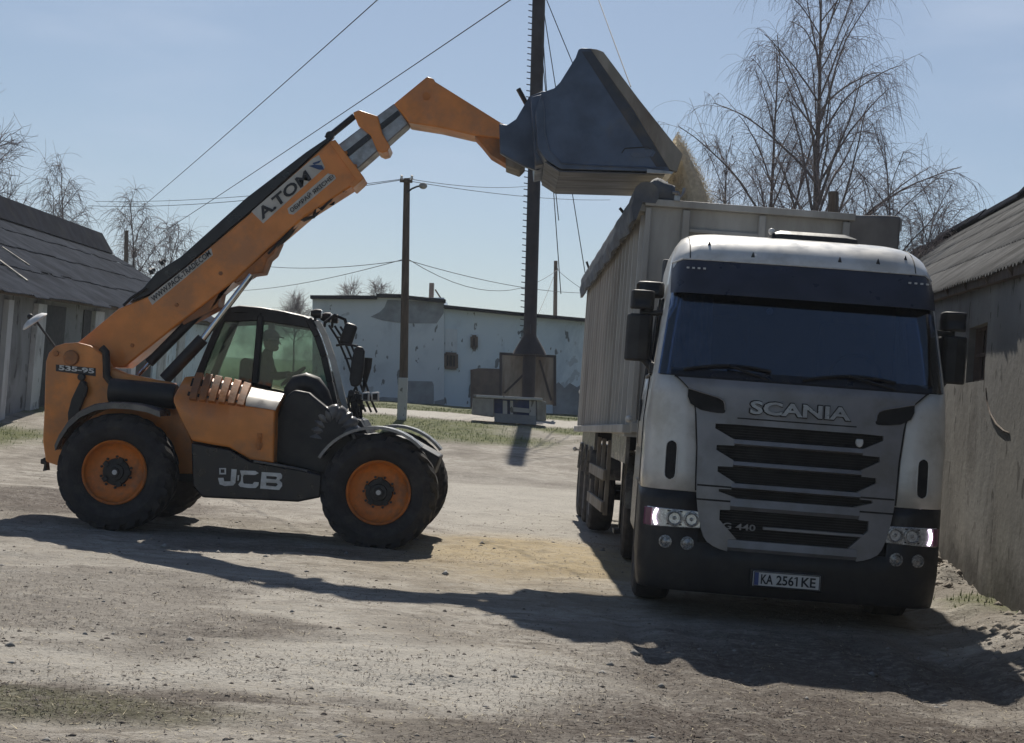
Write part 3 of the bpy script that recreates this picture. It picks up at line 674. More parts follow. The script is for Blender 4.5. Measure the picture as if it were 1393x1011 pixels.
# tower and rear body
tower = [(62, 492), (66, 480), (75, 471), (88, 467), (105, 466), (122, 470), (140, 482), (150, 500), (170, 508), (236, 521), (240, 545), (262, 602), (263, 645), (92, 640), (80, 634), (62, 628), (58, 600), (60, 560), (61, 520)]
pr("tower_plate", tower, 16.72, .18, M_orange, .015)
pr("tower_plate", tower, 17.50, .18, M_orange, .015)
pr("counterweight", [(64, 495), (70, 476), (92, 472), (98, 520), (92, 640), (80, 632), (64, 626), (60, 600)], 16.91, .58, M_orange_d, .02)
pn = MB(); c_ = at(97, 487, 16.71); pn.lathe([(0, -.03), (.075, -.03), (.085, -.015), (.085, .02), (0, .02)], c_, 'y', 20)
c_ = at(76, 481, 16.71); pn.lathe([(0, -.02), (.03, -.02), (.03, .02), (0, .02)], c_, 'y', 12); pn.build("pivot_pin", M_orange_d, TE)
hs = MB(); hs.tube(ats([(138, 473), (144, 479), (145, 495), (145, 512), (152, 521), (165, 524)], 16.66), .042, 10); hs.build("exhaust_pipe", M_black, TE)
hs = MB(); hs.prism(ats([(93, 605), (92, 562), (97, 543), (106, 524), (110, 516), (117, 520), (117, 534), (108, 556), (104, 605)], 16.64), (0, .07, 0)); hs.lathe([(0, -.03), (.04, -.03), (.045, .02), (0, .02)], at(111, 513, 16.66), 'y', 14)
hs.tube(ats([(112, 520), (118, 528), (115, 540)], 16.63), .02, 6); hs.build("hose_cover", M_black, TE, bevel=.008)
pr("tow_hitch", [(55, 625), (62, 622), (64, 640), (58, 641), (60, 632), (55, 631)], 17.1, .12, M_black, .005)
tk = MB(); tk.tube([at(150, 531, 16.55), at(240, 540, 16.55)], .135, 16); tk.build("hydraulic_tank", M_black, TE, bevel=.01)
# number plate strip on the tower
pr("number_strip", [(76, 496), (130, 501), (130, 512), (76, 505)], 16.712, .012, M_blackgl, 0)
a_, b_ = at(80, 503.5, 16.70), at(128, 508.5, 16.70); up_ = (at(80, 496.5, 16.70)-a_)
letter("model_number", "535-95", quad_fn(a_+Vector((0, .006, 0)), b_-a_, up_, (0, -1, 0), .008), M_letter, TE, .03)
# mudguards
def guard(center, r, a0, a1, y0, y1, th, name, mm, n=16, rx=1.0):
    G = []
    for i in range(n+1):
        a = rad(a0+(a1-a0)*i/n); G.append([Vector((center.x+r*rx*math.cos(a), y, center.z+r*math.sin(a))) for y in (y0, y0+.03, (y0+y1)/2, y1)])
    mb = MB(); vs = []
    nu, nv = len(G), 4
    flat = [p_ for row in G for p_ in row]
    back = []
    for i in range(nu):
        a = rad(a0+(a1-a0)*i/n); d_ = Vector((math.cos(a), 0, math.sin(a)))*th
        back += [p_-d_ for p_ in G[i]]
    N = nu*nv; fs = []
    for i in range(nu-1):
        for j in range(nv-1):
            a, b, c, d = i*nv+j, i*nv+j+1, (i+1)*nv+j+1, (i+1)*nv+j; fs += [(a, b, c, d), (d+N, c+N, b+N, a+N)]
        fs += [(i*nv, (i+1)*nv, (i+1)*nv+N, i*nv+N), (i*nv+3, i*nv+3+N, (i+1)*nv+3+N, (i+1)*nv+3)]
    fs += [tuple(range(4))+tuple(range(N+3, N-1, -1)), tuple(range(N-4, N))+tuple(range(2*N-1, 2*N-5, -1))]
    mb.add(flat+back, fs)
    return mb.build(name, mm, TE, smooth=40)
M_guard = pm("mudguard_plastic", (.085, .085, .088), .33, dirt=(.26, .24, .21), damt=.5, dscale=3, var=.2)
M_guard_lit = pm("sunlit_mudguard", (.24, .24, .24), .28, dirt=(.34, .32, .28), damt=.5, dscale=4, var=.2)  # paler copy of the mudguard plastic, sun on it put into the colour
guard(Vector((FC.x-.05, 0, FC.z)), .70, 48, 152, 16.12, 16.55, .03, "mudguard", M_guard_lit)
guard(Vector((FC.x+.02, 0, FC.z)), .70, 40, 140, 17.92, 18.34, .03, "mudguard", M_guard_lit)
gr_ = MB(); gp = ats([(74, 606), (80, 592), (92, 574), (108, 560), (128, 551), (150, 548), (175, 549), (198, 553), (217, 560)], 16.1)
G = [[p_, p_+Vector((0, .03, .012)), p_+Vector((0, .5, .012))] for p_ in gp]; gr_.slab(G, (0.012, 0, -.06)); gr_.build("mudguard", M_guard, TE)
gr_ = MB(); gr_.slab([[p_+Vector((0, 1.75, 0)), p_+Vector((0, 2.2, 0))] for p_ in gp], (0.012, 0, -.06)); gr_.build("mudguard", M_guard, TE)
# engine cover
cols = [((236, 547), (235.5, 541), (251, 513)), ((246, 572), (246, 541), (262, 512)), ((261, 600), (262, 543), (278, 513)), ((312, 609), (312, 549), (320, 521)), ((340, 625), (340, 553), (347, 529)), ((372, 630), (374, 557), (386, 537))]
G = [[at(*b, 16.15), at(b[0]*.5+m_c[0]*.5, b[1]*.5+m_c[1]*.5, 16.14), at(*m_c, 16.16), at(m_c[0]*.6+u[0]*.4, m_c[1]*.6+u[1]*.4-1, 16.25), at(*u, 16.48)] for b, m_c, u in cols]
MB().slab(G, (0, .62, 0)).build("engine_cover", M_orange, TE, bevel=.02, seg=3)
G = [[at(*m_c, 16.145), at(m_c[0]*.6+u[0]*.4, m_c[1]*.6+u[1]*.4-1, 16.232), at(u[0], u[1]-1, 16.47)] for b, m_c, u in (((0, 0), (334, 552), (337, 527)), ((0, 0), (352, 554.5), (358, 531)), ((0, 0), (374.5, 558), (386.5, 536.5)))]
MB().slab(G, (0, .03, -.01)).build("cover_sheen", M_sheen, TE, smooth=50)  # grey plate carries the sky's reflection on the orange cover
lv = MB()
for k in range(6):
    x = 258+k*13
    def sf(x_, t_):
        m_y = float(np.interp(x_, [246, 262, 312, 340], [541, 543, 549, 553])); u_x, u_y = x_+10, float(np.interp(x_+10, [262, 278, 320, 347], [512, 513, 521, 529]))
        y_ = m_y+(u_y-m_y)*t_; d_ = 16.16+.32*t_
        return at(x_+10*t_, y_-1.5*math.sin(t_*3), d_)+Vector((0, -.035-.03*t_, .02+.02*t_))
    lv = MB(); lv.slab([[sf(x+a_, t_) for t_ in (-.05, .3, .65, 1.02)] for a_ in (0, 3, 6, 9.5)], (0, .06, -.03)); lv.build("louvre", M_orange_d, TE, bevel=.004)
ga = MB(); ga.prism([at(255, 539, 16.19), at(334, 551, 16.19), at(334, 528, 16.42), at(262, 516, 16.42)], (0, -.012, .014)); ga.build("louvre_grille", M_seam, TE)
la = MB(); la.box(at(353, 592, 16.13), (.05, .03, .04)); la.tube([at(353, 595, 16.13), at(352, 612, 16.13)], .02, 8); la.box(at(352, 606, 16.13), (.07, .02, .05)); la.build("latch", M_orange_d, TE)
pr("side_skirt", [(260, 602), (312, 611), (340, 627), (372, 633), (415, 640), (438, 646), (436, 677), (405, 683), (275, 677), (262, 662)], 16.18, .5, M_blackgl, .02)
st = MB(); sp_ = ats([(345, 627.5), (372, 632), (400, 636.5), (418, 641)], 16.16); st.tube(sp_, .014, 6); st.build("skirt_lit_edge", M_guard, TE)  # paler line drawn along the skirt's upper edge as its lit rim
# cast maker's lettering on the skirt
JX = lambda pts: [at(280+x/11.61, 620+y/11.61, 16.178) for x, y in pts]
jl = MB()
for poly in ([(408,210),(490,218),(468,430),(435,470),(300,478),(220,450),(195,350),(280,350),(290,405),(395,405)],
             [(540,232),(780,240),(838,275),(780,305),(600,300),(585,330),(590,420),(600,440),(740,450),(765,415),(838,420),(830,470),(790,510),(680,510),(545,490),(515,455),(555,400),(565,320)],
             [(885,258),(960,262),(950,525),(860,518)], [(959,262),(1180,275),(1208,310),(1130,345),(1110,330),(958,318)], [(1208,310),(1200,360),(1160,385),(1110,378),(1130,345)],
             [(957,362),(1110,378),(1160,385),(1120,432),(955,424)], [(1160,385),(1205,430),(1205,480),(1160,540),(1110,487),(1140,455),(1120,432)], [(953,472),(1110,487),(1160,540),(950,525)],
             [(215,195),(320,195),(320,215),(215,215)], [(215,272),(320,272),(320,295),(215,295)], [(215,216),(236,216),(236,271),(215,271)], [(298,216),(320,216),(320,271),(298,271)], [(505,310),(528,305),(520,390),(503,395)]):
    jl.prism(JX(poly), (0, -.012, 0))
jl.build("maker_letters", M_letter, TE, smooth=0)
# dark body between the cover and the front wheel
pr("front_body", [(374, 572), (387, 541), (400, 530), (420, 534), (446, 556), (470, 575), (482, 602), (470, 640), (436, 646), (415, 640), (374, 630)], 16.38, .62, M_black, .03)
hp = MB(); hp.tube(ats([(396, 548), (399, 533), (406, 524), (416, 521), (426, 525), (436, 538), (444, 556)], 16.75), [.09, .11, .12, .12, .12, .11, .09], 12); hp.build("intake_hood", M_black, TE)
rb = MB(); path = ats([(431, 596), (434, 580), (442, 569), (453, 564), (464, 567), (473, 577), (478, 592)], 16.48)
pp, rr_ = [], []
for i in range(len(path)-1):
    for t in (0, .125, .25, .375, .5, .625, .75, .875): pp.append(path[i].lerp(path[i+1], t)); rr_.append(.10+.022*(.5+.5*math.sin(len(pp)*1.25)))
rb.tube(pp, rr_, 20); rb.build("ribbed_duct", M_guard, TE, smooth=50)
pd = MB(); pd.prism([Vector((-3.85, 16.9, 1.05)), Vector((-1.9, 16.9, 1.0)), Vector((-1.75, 16.9, 1.35)), Vector((-3.8, 16.9, 1.5))], (0, .6, 0)); pd.build("boom_well", M_black, TE)
# cab
Yc, Yd = 17.46, 18.30
def cb(px, py): return at(px, py, Yc)
def cfar(v): return Vector((v.x, Yd, v.z))
Rb, Rt, Ft, Fb, Bt, Bb = cb(266, 522), cb(303, 432), cb(425, 441), cb(460, 558), cb(355, 430), cb(347, 522)
fr = MB()
rl = ats([(300, 434), (304, 424), (312, 419), (325, 416.5), (355, 419), (386, 424.5), (414, 431), (427, 437), (430, 443)], Yc-.03)
fr.slab([[p_, p_+Vector((0, .04, .012)), p_+Vector((0, .5, .03)), p_+Vector((0, .88, .012)), p_+Vector((0, .92, 0))] for p_ in rl], (0, 0, -.07)); fr.build("cab_roof", M_black, TE, bevel=.01)
fr = MB()
for S_ in (lambda v: v, cfar):
    fr.bar(S_(Rb), S_(Rt), .08, .07, up=(0, 1, 0)); fr.bar(S_(Rt), S_(Bt), .06, .11, up=(0, 0, 1)); fr.bar(S_(Bt), S_(Ft), .06, .11)
    pts_ = ats([(420, 434), (432, 458), (441, 485), (449, 520), (458, 560)], Yc if S_(Rb).y < 18 else Yc)
    P_ = [S_(v) for v in pts_]
    for i in range(4): fr.bar(P_[i], P_[i+1], .07, .12, up=(0, 1, 0))
    fr.bar(S_(Bb), S_(Bt), .07, .115, up=(0, 1, 0)); fr.bar(S_(Rb), S_(Fb), .07, .08)
fr.bar(Rt, cfar(Rt), .07); fr.bar(Ft, cfar(Ft), .07)
fr.build("cab_frame", M_black, TE, bevel=.012)
MB().prism([cb(262, 520), cb(462, 556), cb(475, 600), cb(290, 600)], (0, .84, 0)).build("cab_base", M_black, TE, bevel=.02)
def pane(pts): return MB().prism(pts, (0, .006, 0)).build("cab_window", M_glass_green, TE, smooth=0)
for dy in (0, Yd-Yc):
    o_ = Vector((0, dy+.01, 0))
    pane([v+o_ for v in (cb(271, 520), cb(307, 437), cb(350, 434), cb(343, 522))]); pane([v+o_ for v in (cb(351, 522), cb(359, 434), cb(421, 444), cb(434, 470), cb(444, 510), cb(452, 548))])
ws_ = MB(); wp = ats([(428, 442), (438, 462), (446, 488), (453, 520), (462, 556)], Yc+.05); ws_.slab([[v, v+Vector((0, .74, 0))] for v in wp], (.006, 0, 0)); ws_.build("cab_window", M_glass_green, TE)
MB().prism([Rb+Vector((0, .05, 0)), Rt+Vector((0, .05, 0)), Rt+Vector((0, .8, 0)), Rb+Vector((0, .8, 0))], (-.006, 0, 0)).build("cab_window", M_glass_green, TE)
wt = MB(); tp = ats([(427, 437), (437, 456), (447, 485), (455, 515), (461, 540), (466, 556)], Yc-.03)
wt.slab([[v, v+Vector((.07, 0, .01))] for v in tp], (0, .05, 0)); wt.build("screen_glint_strip", M_sticker_glint, TE, bevel=.006)  # pale strip put in place of the sky's reflection at the screen edge
wg = MB()
for ox in (.14, .2, .26): wg.tube([v+Vector((ox+.02*i, .15+ox, -.02)) for i, v in enumerate(tp)], .014, 6)
for i in range(1, 5): wg.tube([tp[i]+Vector((.16, .25, 0)), tp[i]+Vector((.3, .5, 0))], .01, 5)
wg.tube([tp[0]+Vector((.1, .2, 0)), tp[0]+Vector((.2, .25, .1)), tp[0]+Vector((.32, .3, .06)), tp[1]+Vector((.3, .3, 0))], .02, 6); wg.build("wiper_guard", M_black, TE)
def lamp(pxy, Y, r, name="work_lamp"):
    c0 = at(*pxy, Y); l = MB(); l.lathe([(0, -.09), (r*.6, -.085), (r, -.03), (r, .03), (r*.9, .035), (0, .03)], c0, 'x', 14); l.box(c0+Vector((-.03, 0, -r-.02)), (.03, .04, .07))
    o = l.build(name, M_black, TE, bevel=.004); MB().lathe([(0, .032), (r*.85, .032), (r*.8, .042), (0, .046)], c0, 'x', 14).build("lens", M_lens, o); return o
lamp((433, 427), 17.5, .055); lamp((446, 432), 17.9, .06); lamp((456, 434), 18.2, .055)
MB().box(at(474, 455, 17.6), (.15, .10, .26), Matrix.Rotation(.25, 3, 'Y')).build("light_bar", M_black, TE, bevel=.04, seg=3)
mi = MB(); mi.prism(ats([(482, 474), (486, 471), (493, 472), (496, 478), (494, 505), (491, 522), (484, 527), (477, 525), (475, 516), (478, 490)], 17.25), (0, .08, 0)); mb_o = mi.build("wing_mirror", M_black, TE, bevel=.02, seg=3)
MB().tube([at(458, 470, 17.5), at(470, 468, 17.4), at(486, 471, 17.3)], .015, 6).build("mirror_arm", M_black, mb_o)
MB().tube([at(484, 526, 17.3), at(476, 545, 17.4), at(470, 560, 17.5)], .014, 6).build("mirror_arm", M_black, mb_o)
ml = MB(); ml.tube([at(501, 487, 17.9), at(500, 500, 17.9), at(494, 533, 17.9)], [.05, .045, .014], 8); ml.tube([at(494, 533, 17.9), at(482, 560, 17.9)], .012, 6); ml.build("far_mirror", M_black, TE)
for x in (497, 510):
    hh = pr("headlamp", [(x-5, 534), (x+5, 533), (x+5, 546), (x-5, 546)], 17.35+.2*(x > 500), .1, M_letter, .012)
    MB().prism(ats([(x-3, 536), (x+3.5, 535.5), (x+3, 544), (x-3, 544)], 17.34+.2*(x > 500)), (0, -.004, 0)).build("lens", M_black, hh)
hv = MB(); rr2 = random.Random(4)
for k in range(9):
    x = 476+k*1.6; hv.tube(ats([(x, 530+rr2.random()*6), (x+rr2.uniform(-3, 3), 545), (x+rr2.uniform(-4, 8), 562), (x+rr2.uniform(0, 12), 580)], 17.0+.08*k), .016, 6)
for k in range(7): hv.box(at(478+k*2.4, 536+(k*7) % 24, 16.95+.06*k), (.06, .06, .06))
hv.build("valve_block", M_black, TE, bevel=.006)
fs_ = MB(); fs_.prism(ats([(460, 600), (476, 566), (490, 572), (500, 590), (500, 640), (470, 650)], 16.8), (0, 1.0, 0)); fs_.build("front_frame", M_black, TE, bevel=.02)
cs = MB(); cs.prism(ats([(322, 540), (326, 490), (333, 486), (341, 490), (346, 530), (372, 533), (374, 550), (330, 556)], 17.68), (0, .46, 0)); cs.build("driver_seat", M_black, TE, bevel=.03, seg=3)
sw = MB(); c0 = at(399, 512, 17.88); rot = Matrix.Rotation(rad(-42), 3, 'Y')
sw.tube([c0+rot @ Vector((.17*math.cos(a*math.tau/20), .17*math.sin(a*math.tau/20), 0)) for a in range(21)], .014, 6, caps=False)
sw.tube([c0+rot @ Vector((-.16, 0, 0)), c0+rot @ Vector((.16, 0, 0))], .012, 5); sw.tube([c0, c0+rot @ Vector((0, 0, -.45))], .03, 8); sw.box(at(412, 532, 17.88), (.18, .4, .22)); sw.build("steering_wheel", M_black, TE)
# round rear mirror on a stalk
rm = MB(); c0 = at(47, 437, 17.0); rt = Matrix.Rotation(rad(-38), 3, 'Y') @ Matrix.Rotation(rad(14), 3, 'X')
G = [[c0+rt @ Vector((r*math.cos(a*math.tau/24), r*math.sin(a*math.tau/24), z)) for a in range(24)] for r, z in ((.001, .05), (.06, .047), (.12, .03), (.155, .0), (.158, -.012), (.14, -.018), (.001, -.018))]
rm.sheet(G, True); rmo = rm.build("rear_mirror", M_letter, TE); MB().tube([c0+Vector((.03, 0, -.01)), at(76, 474, 17.0)], .014, 6).build("stalk", M_black, rmo)
MB().ball(at(41, 431, 17.0), .035, 8, 6).build("clamp", M_black, rmo)
# boom
BY, BD = 17.0, .42
boom = pr("boom", [(103, 468), (161, 420), (203, 402.5), (250, 366), (348, 283.5), (446, 194.5), (454, 192), (492, 241), (478, 254), (420, 291), (365, 338), (318, 383), (240, 443), (169, 500), (150, 500), (122, 486)], BY, BD, M_orange, .02)
pr("end_collar", [(447, 193), (456, 190), (495, 241), (491, 246), (480, 256), (475, 252), (484, 244)], BY-.03, BD+.06, M_orange, .008, boom)
pr("top_duct", [(176, 412), (196, 390), (212, 371), (222, 364), (246, 349), (335, 269), (416, 207), (447, 186), (452, 191), (446, 193), (348, 282), (250, 365), (203, 401.5)], BY+.03, .3, M_blackgl, .012, boom)
pr("cylinder_bracket", [(380, 327), (372, 345), (364, 352), (357, 371), (342, 373), (324, 384), (318, 385), (322, 378)], BY+.02, BD-.04, M_orange_d, .012, boom)
pr("heel_gusset", [(318, 383), (300, 396), (296, 418), (285, 424), (250, 442), (246, 438)], BY+.03, BD-.06, M_orange_d, .01, boom)
jt = MB()
for (x, y, dx, dy) in ((207, 373, -3, -5), (222, 360, -4, -4)): jt = MB(); jt.tube([at(x, y, 17.15), at(x+dx*.4, y+dy*.7, 17.15), at(x+dx, y+dy, 17.2), at(x+dx+6, y+dy-1, 17.25)], .025, 6); jt.build("hose_clip", M_black, boom)
jt = MB(); jt.tube(ats([(168, 416), (178, 406), (190, 398), (200, 392)], 17.02), .018, 6); jt.build("hose_clip", M_black, boom)
for nm, pts_ in (("number_decal", [(201, 405), (287, 337.5), (289.5, 347), (207, 415)]), ("name_decal", [(342, 288), (425, 216), (434, 211), (442, 228), (358, 304)]), ("slogan_decal", [(391, 284), (446, 236), (455, 238), (457, 243), (399, 292), (393, 291)])):
    pr(nm, pts_, BY-.004, .006, M_sticker_glint, 0, boom, 0)
def on_boom(s, p0, p1, p2, m, bold, nm):
    a, b, c = at(*p0, BY-.009), at(*p1, BY-.009), at(*p2, BY-.009); letter(nm, s, quad_fn(a, b-a, c-a, (0, -1, 0), .004), m, boom, bold)
on_boom("WWW.PACK-TRADE.COM", (209, 411), (287.5, 346.5), (205, 404.5), M_ink, .015, "web_lettering")
on_boom("A.TOM", (357, 299.5), (424, 244), (348.5, 286.5), M_ink, .028, "name_lettering")
on_boom("ОБИРАЙ ЯКІСНЕ!", (397, 289.5), (455, 242), (392.5, 283.5), M_ink, .015, "slogan_lettering")
bd = MB(); bd.prism(ats([(420, 226), (434, 231), (441, 231), (438, 225), (428, 224)], BY-.009), (0, -.003, 0)); bd.prism(ats([(427, 224), (434, 222), (437, 218), (431, 220), (425, 222)], BY-.009), (0, -.003, 0)); bd.build("bird_emblem", M_inkblue, boom, smooth=0)
ho = MB(); rr3 = random.Random(9)
for k in range(5):
    base = [(365, 346), (392, 318), (408, 300+k), (426, 296-2*k), (429, 280+3*k), (440, 286-3*k), (452, 268+2*k), (458, 258), (468, 262-k), (474, 252)]
    ho.tube(ats([(x+rr3.uniform(-3, 3), y+rr3.uniform(-2, 2)+k*.8) for x, y in base], 17.02+.07*k), .016, 6)
ho.build("hydraulic_hose", M_black, boom)
s1 = pr("inner_boom", [(440, 214), (457, 199), (487, 176.5), (537, 140), (556, 168), (512, 207), (487, 229), (468, 244)], BY+.05, BD-.1, M_rawsteel, .012, boom)
pr("wear_strip", [(462, 212), (490, 190), (541, 150), (545, 156), (494, 197), (467, 219)], BY+.035, .02, M_blackgl, .004, boom)
pr("boom_collar", [(480, 153), (488, 149.5), (514, 158), (520, 181), (530.5, 199), (527, 206), (520, 208), (513, 205), (504, 184), (487, 170)], BY-.02, BD+.04, M_orange, .012, boom)
MB().tube(ats([(444, 189), (482, 158)], BY+.1), .038, 8).build("extension_rod", M_blackgl, boom)
MB().lathe([(0, -.03), (.05, -.03), (.05, .03), (0, .03)], at(449, 185, BY+.08), 'y', 12).build("rod_end", M_black, boom)
nose = pr("boom_nose", [(536, 141), (581, 104), (590, 107), (592, 111), (680, 166), (692, 172), (690, 192), (676, 188), (643, 184), (600, 174), (556, 167)], BY-.01, BD+.02, M_orange, .015, boom)
MB().lathe([(0, -.012), (.045, -.012), (.045, .02), (0, .02)], at(580, 131, BY-.01), 'y', 16).build("nose_pin", M_orange_d, nose)
pr("nose_bracket", [(644, 183), (676, 187), (692, 197), (696, 214), (690, 224), (668, 211), (655, 195)], BY+.02, .36, M_orange_d, .01, nose)
pr("tilt_link", [(688, 210), (702, 214), (715, 224), (707, 232), (688, 225)], BY-.05, .5, M_sheet, .01, nose)
for px_, py_ in ((470, 208), (483, 226), (462, 205), (300, 372), (180, 470), (240, 415)):
    MB().lathe([(0, -.014), (.022, -.014), (.026, .01), (0, .01)], at(px_, py_, BY), 'y', 6).build("boom_bolt", M_orange_d, boom)
lc = MB(); lc.tube([at(224, 516, 16.93), at(276, 461, 16.93)], .07, 14); lco = lc.build("lift_cylinder", M_black, TE); MB().tube([at(276, 461, 16.93), at(342, 374, 16.96)], .036, 12).build("rod", M_chrome, lco)
lc = MB(); lc.tube([at(203, 494, 17.1), at(292, 404, 17.1)], .055, 12); lco = lc.build("tilt_cylinder", M_black, TE); MB().tube([at(188, 510, 17.1), at(203, 494, 17.1)], .024, 10).build("rod", M_chrome, lco)
# quick hitch and bucket
hi = MB()
for y in (16.75, 17.45): hi.prism(ats([(679, 168), (690, 170), (702, 162), (720, 131), (738, 124), (752, 124), (752, 222), (730, 232), (713, 226), (690, 214), (680, 208)], y), (0, .10, 0))
hi.prism(ats([(722, 132), (746, 126), (746, 222), (728, 226)], 16.5), (0, 1.2, 0)); hio = hi.build("quick_hitch", M_steel, TE, bevel=.012)
MB().tube([at(705, 121, 16.8), at(716, 141, 16.8)], .028, 8).build("locking_lever", M_black, hio)
YB, WB = 16.1, 1.72
side = [(737, 126), (754, 120), (762, 112), (783, 78.5), (787, 67.5), (791, 65.5), (805, 66), (813, 73), (911, 228), (911, 234), (762, 230), (742, 217), (731, 200), (729, 150)]
bk = MB()
for y in (YB, YB+WB-.03): bk.prism(ats(side, YB) if y == YB else [Vector((v.x, y, v.z)) for v in ats(side, YB)], (0, .03, 0))
inn = ats([(911, 233.5), (840, 232), (762, 229.5), (742, 216.5), (731, 199), (729, 150), (738, 126), (754, 120.5), (762, 112.5), (783, 79), (787, 68)], YB)
cx0 = sum((v.x for v in inn))/len(inn)+.3; cz0 = sum((v.z for v in inn))/len(inn)+.15
G = [[v+Vector((0, .03, 0)), v+Vector((0, WB-.03, 0))] for v in inn]
outr = [v+Vector((cx0-v.x, 0, cz0-v.z)).normalized()*.03 for v in inn]
N_ = len(inn); vs = [p_ for r_ in G for p_ in r_]+[p_ for v in outr for p_ in (v+Vector((0, .03, 0)), v+Vector((0, WB-.03, 0)))]
fs = []
for i in range(N_-1):
    a = 2*i; fs += [(a, a+1, a+3, a+2), (2*N_+a+2, 2*N_+a+3, 2*N_+a+1, 2*N_+a), (a, a+2, 2*N_+a+2, 2*N_+a), (a+1, 2*N_+a+1, 2*N_+a+3, a+3)]
fs += [(0, 2*N_, 2*N_+1, 1), (2*N_-2, 2*N_-1, 4*N_-1, 4*N_-2)]
bk.add(vs, fs)
bucket = bk.build("bucket", M_steel, TE, bevel=.006)
fl = MB(); pp = ats([(787, 68), (803, 66.5), (811, 71)], YB-.02)
fl.prism(ats([(803, 66), (812, 67), (821, 70.5), (870, 136), (929, 210), (921, 234), (911, 231), (862, 150)], YB-.015), (0, .09, 0))
fl.build("bucket_rim", M_sheet, bucket, bevel=.008); fl = MB(); fl.prism([v+Vector((0, WB-.05, 0)) for v in ats([(803, 66), (812, 67), (821, 70.5), (870, 136), (929, 210), (921, 234), (911, 231), (862, 150)], YB)], (0, .05, 0))
fl.build("bucket_rim", M_sheet, bucket, bevel=.008)
M_floor = pm('worn_floor_steel', (.095, .105, .13), .55, metal=.3, dirt=(.075, .072, .072), damt=.6, dscale=2, var=.2, stretch=(.4, 2, 2))
for dy in (.30, .86, 1.42):
    q = [v+Vector((0, dy, -.012)) for v in ats([(742, 218), (762, 231), (905, 235)], YB)]; wr = MB(); wr.bar(q[1], q[2], .545, .014); wr.build('floor_strip', M_floor, bucket); wr = MB(); wr.bar(q[0], q[1], .545, .014); wr.build('floor_strip', M_floor, bucket)
es = MB(); es.prism(ats([(791, 70), (806, 70), (813, 76), (909, 227), (893, 227)], YB-.006), (0, .005, 0)); es.build("edge_stiffener", pm("dark_edge_steel", (.045, .052, .07), .5, metal=.3, dirt=(.10, .085, .07), damt=.5, dscale=3), bucket, bevel=.003)
wb = MB(); wb.tube(ats([(738, 130), (741, 150), (742, 180), (748, 205), (764, 222), (800, 225), (905, 229)], YB-.004), .010, 6); wb.build("weld_bead", M_steel, bucket)
wb = MB(); wb.tube(ats([(846, 208), (850, 202), (880, 200), (890, 206), (884, 214)], YB-.003), .006, 5); wb.build("weld_mark", M_black, bucket)
ce = MB(); q = ats([(880, 233), (914, 234.5)], YB); ce.prism([q[0]+Vector((0, -.02, -.02)), q[1]+Vector((0, -.02, -.02)), q[1]+Vector((.02, -.02, .005)), q[0]+Vector((0, -.02, .02))], (0, WB+.04, 0)); ce.build("cutting_edge", M_rawsteel, bucket)
bb = MB(); c0 = at(743, 133, YB-.01); bb.prism(ats([(860, 205), (888, 203), (892, 207), (888, 213), (862, 215), (857, 210)], YB-.008), (0, .006, 0)); bb.build("side_patch", M_steel, bucket)

# ------------------------------------------------------------------ driver
def figure(name, V, E, R, m, loc, label=None, cat=None, parent=None, sub=2):
    me_ = bpy.data.meshes.new(name); me_.from_pydata([Vector(v)-Vector(loc) for v in V], E, []); me_.update()
    o = bpy.data.objects.new(name, me_); COL.objects.link(o); o.location = loc if parent is None else (0, 0, 0)
    s = o.modifiers.new("skin", 'SKIN'); s.use_smooth_shade = True
    for i, r in enumerate(R): me_.skin_vertices[0].data[i].radius = (r, r) if not isinstance(r, tuple) else r
    me_.skin_vertices[0].data[0].use_root = True
    u = o.modifiers.new("sub", 'SUBSURF'); u.levels = sub; u.render_levels = sub
    me_.materials.append(m)
    if parent: o.parent = parent
    return tag(o, label, cat)
M_jacket = pm("brown_jacket", (.075, .06, .05), .9, var=.2); M_skin = pm("skin", (.42, .27, .20), .55, var=.06); M_cap = pm("dark_cap", (.03, .03, .035), .85)
yd = 17.88; L0 = at(352, 535, yd)
def dv(px, py, dy=0): return at(px, py, yd)+Vector((0, dy, 0))
V = [dv(352, 538), dv(354, 522), dv(357, 505), dv(360, 490), dv(363, 481), dv(366, 474),
     dv(359, 490, -.19), dv(370, 513, -.24), dv(392, 510, -.12), dv(359, 490, .19), dv(370, 513, .24), dv(394, 508, .12),
     dv(356, 540, -.1), dv(392, 540, -.12), dv(396, 588, -.12), dv(408, 592, -.12), dv(356, 540, .1), dv(392, 540, .12), dv(398, 588, .12), dv(410, 592, .12)]
E_ = [(0, 1), (1, 2), (2, 3), (3, 4), (4, 5), (3, 6), (6, 7), (7, 8), (3, 9), (9, 10), (10, 11), (0, 12), (12, 13), (13, 14), (14, 15), (0, 16), (16, 17), (17, 18), (18, 19)]
R_ = [.15, .15, .155, .13, .06, .055, .075, .055, .04, .075, .055, .04, .10, .075, .05, .04, .10, .075, .05, .04]
drv = figure("person", V, E_, R_, M_jacket, L0, "driver in a brown jacket and peaked cap, sitting at the telehandler's steering wheel", "person")
WM[drv.name] = Matrix.Translation(L0)
hd = MB(); hc = dv(369, 464)
hd.ball(hc, (.095, .078, .118), 16, 12); hd.prism([hc+Vector((.088, -.014, .01)), hc+Vector((.115, -.004, -.025)), hc+Vector((.115, .004, -.025)), hc+Vector((.088, .014, .01))], (0, 0, -.02))
hd.ball(hc+Vector((.045, 0, -.075)), (.05, .05, .045), 10, 8)
for s_ in (-1, 1): hd.ball(hc+Vector((-.01, .08*s_, -.005)), (.02, .012, .032), 8, 6); hd.ball(hc+Vector((.082, .03*s_, .012)), .012, 8, 6)
hdo = hd.build("head", M_skin, drv)
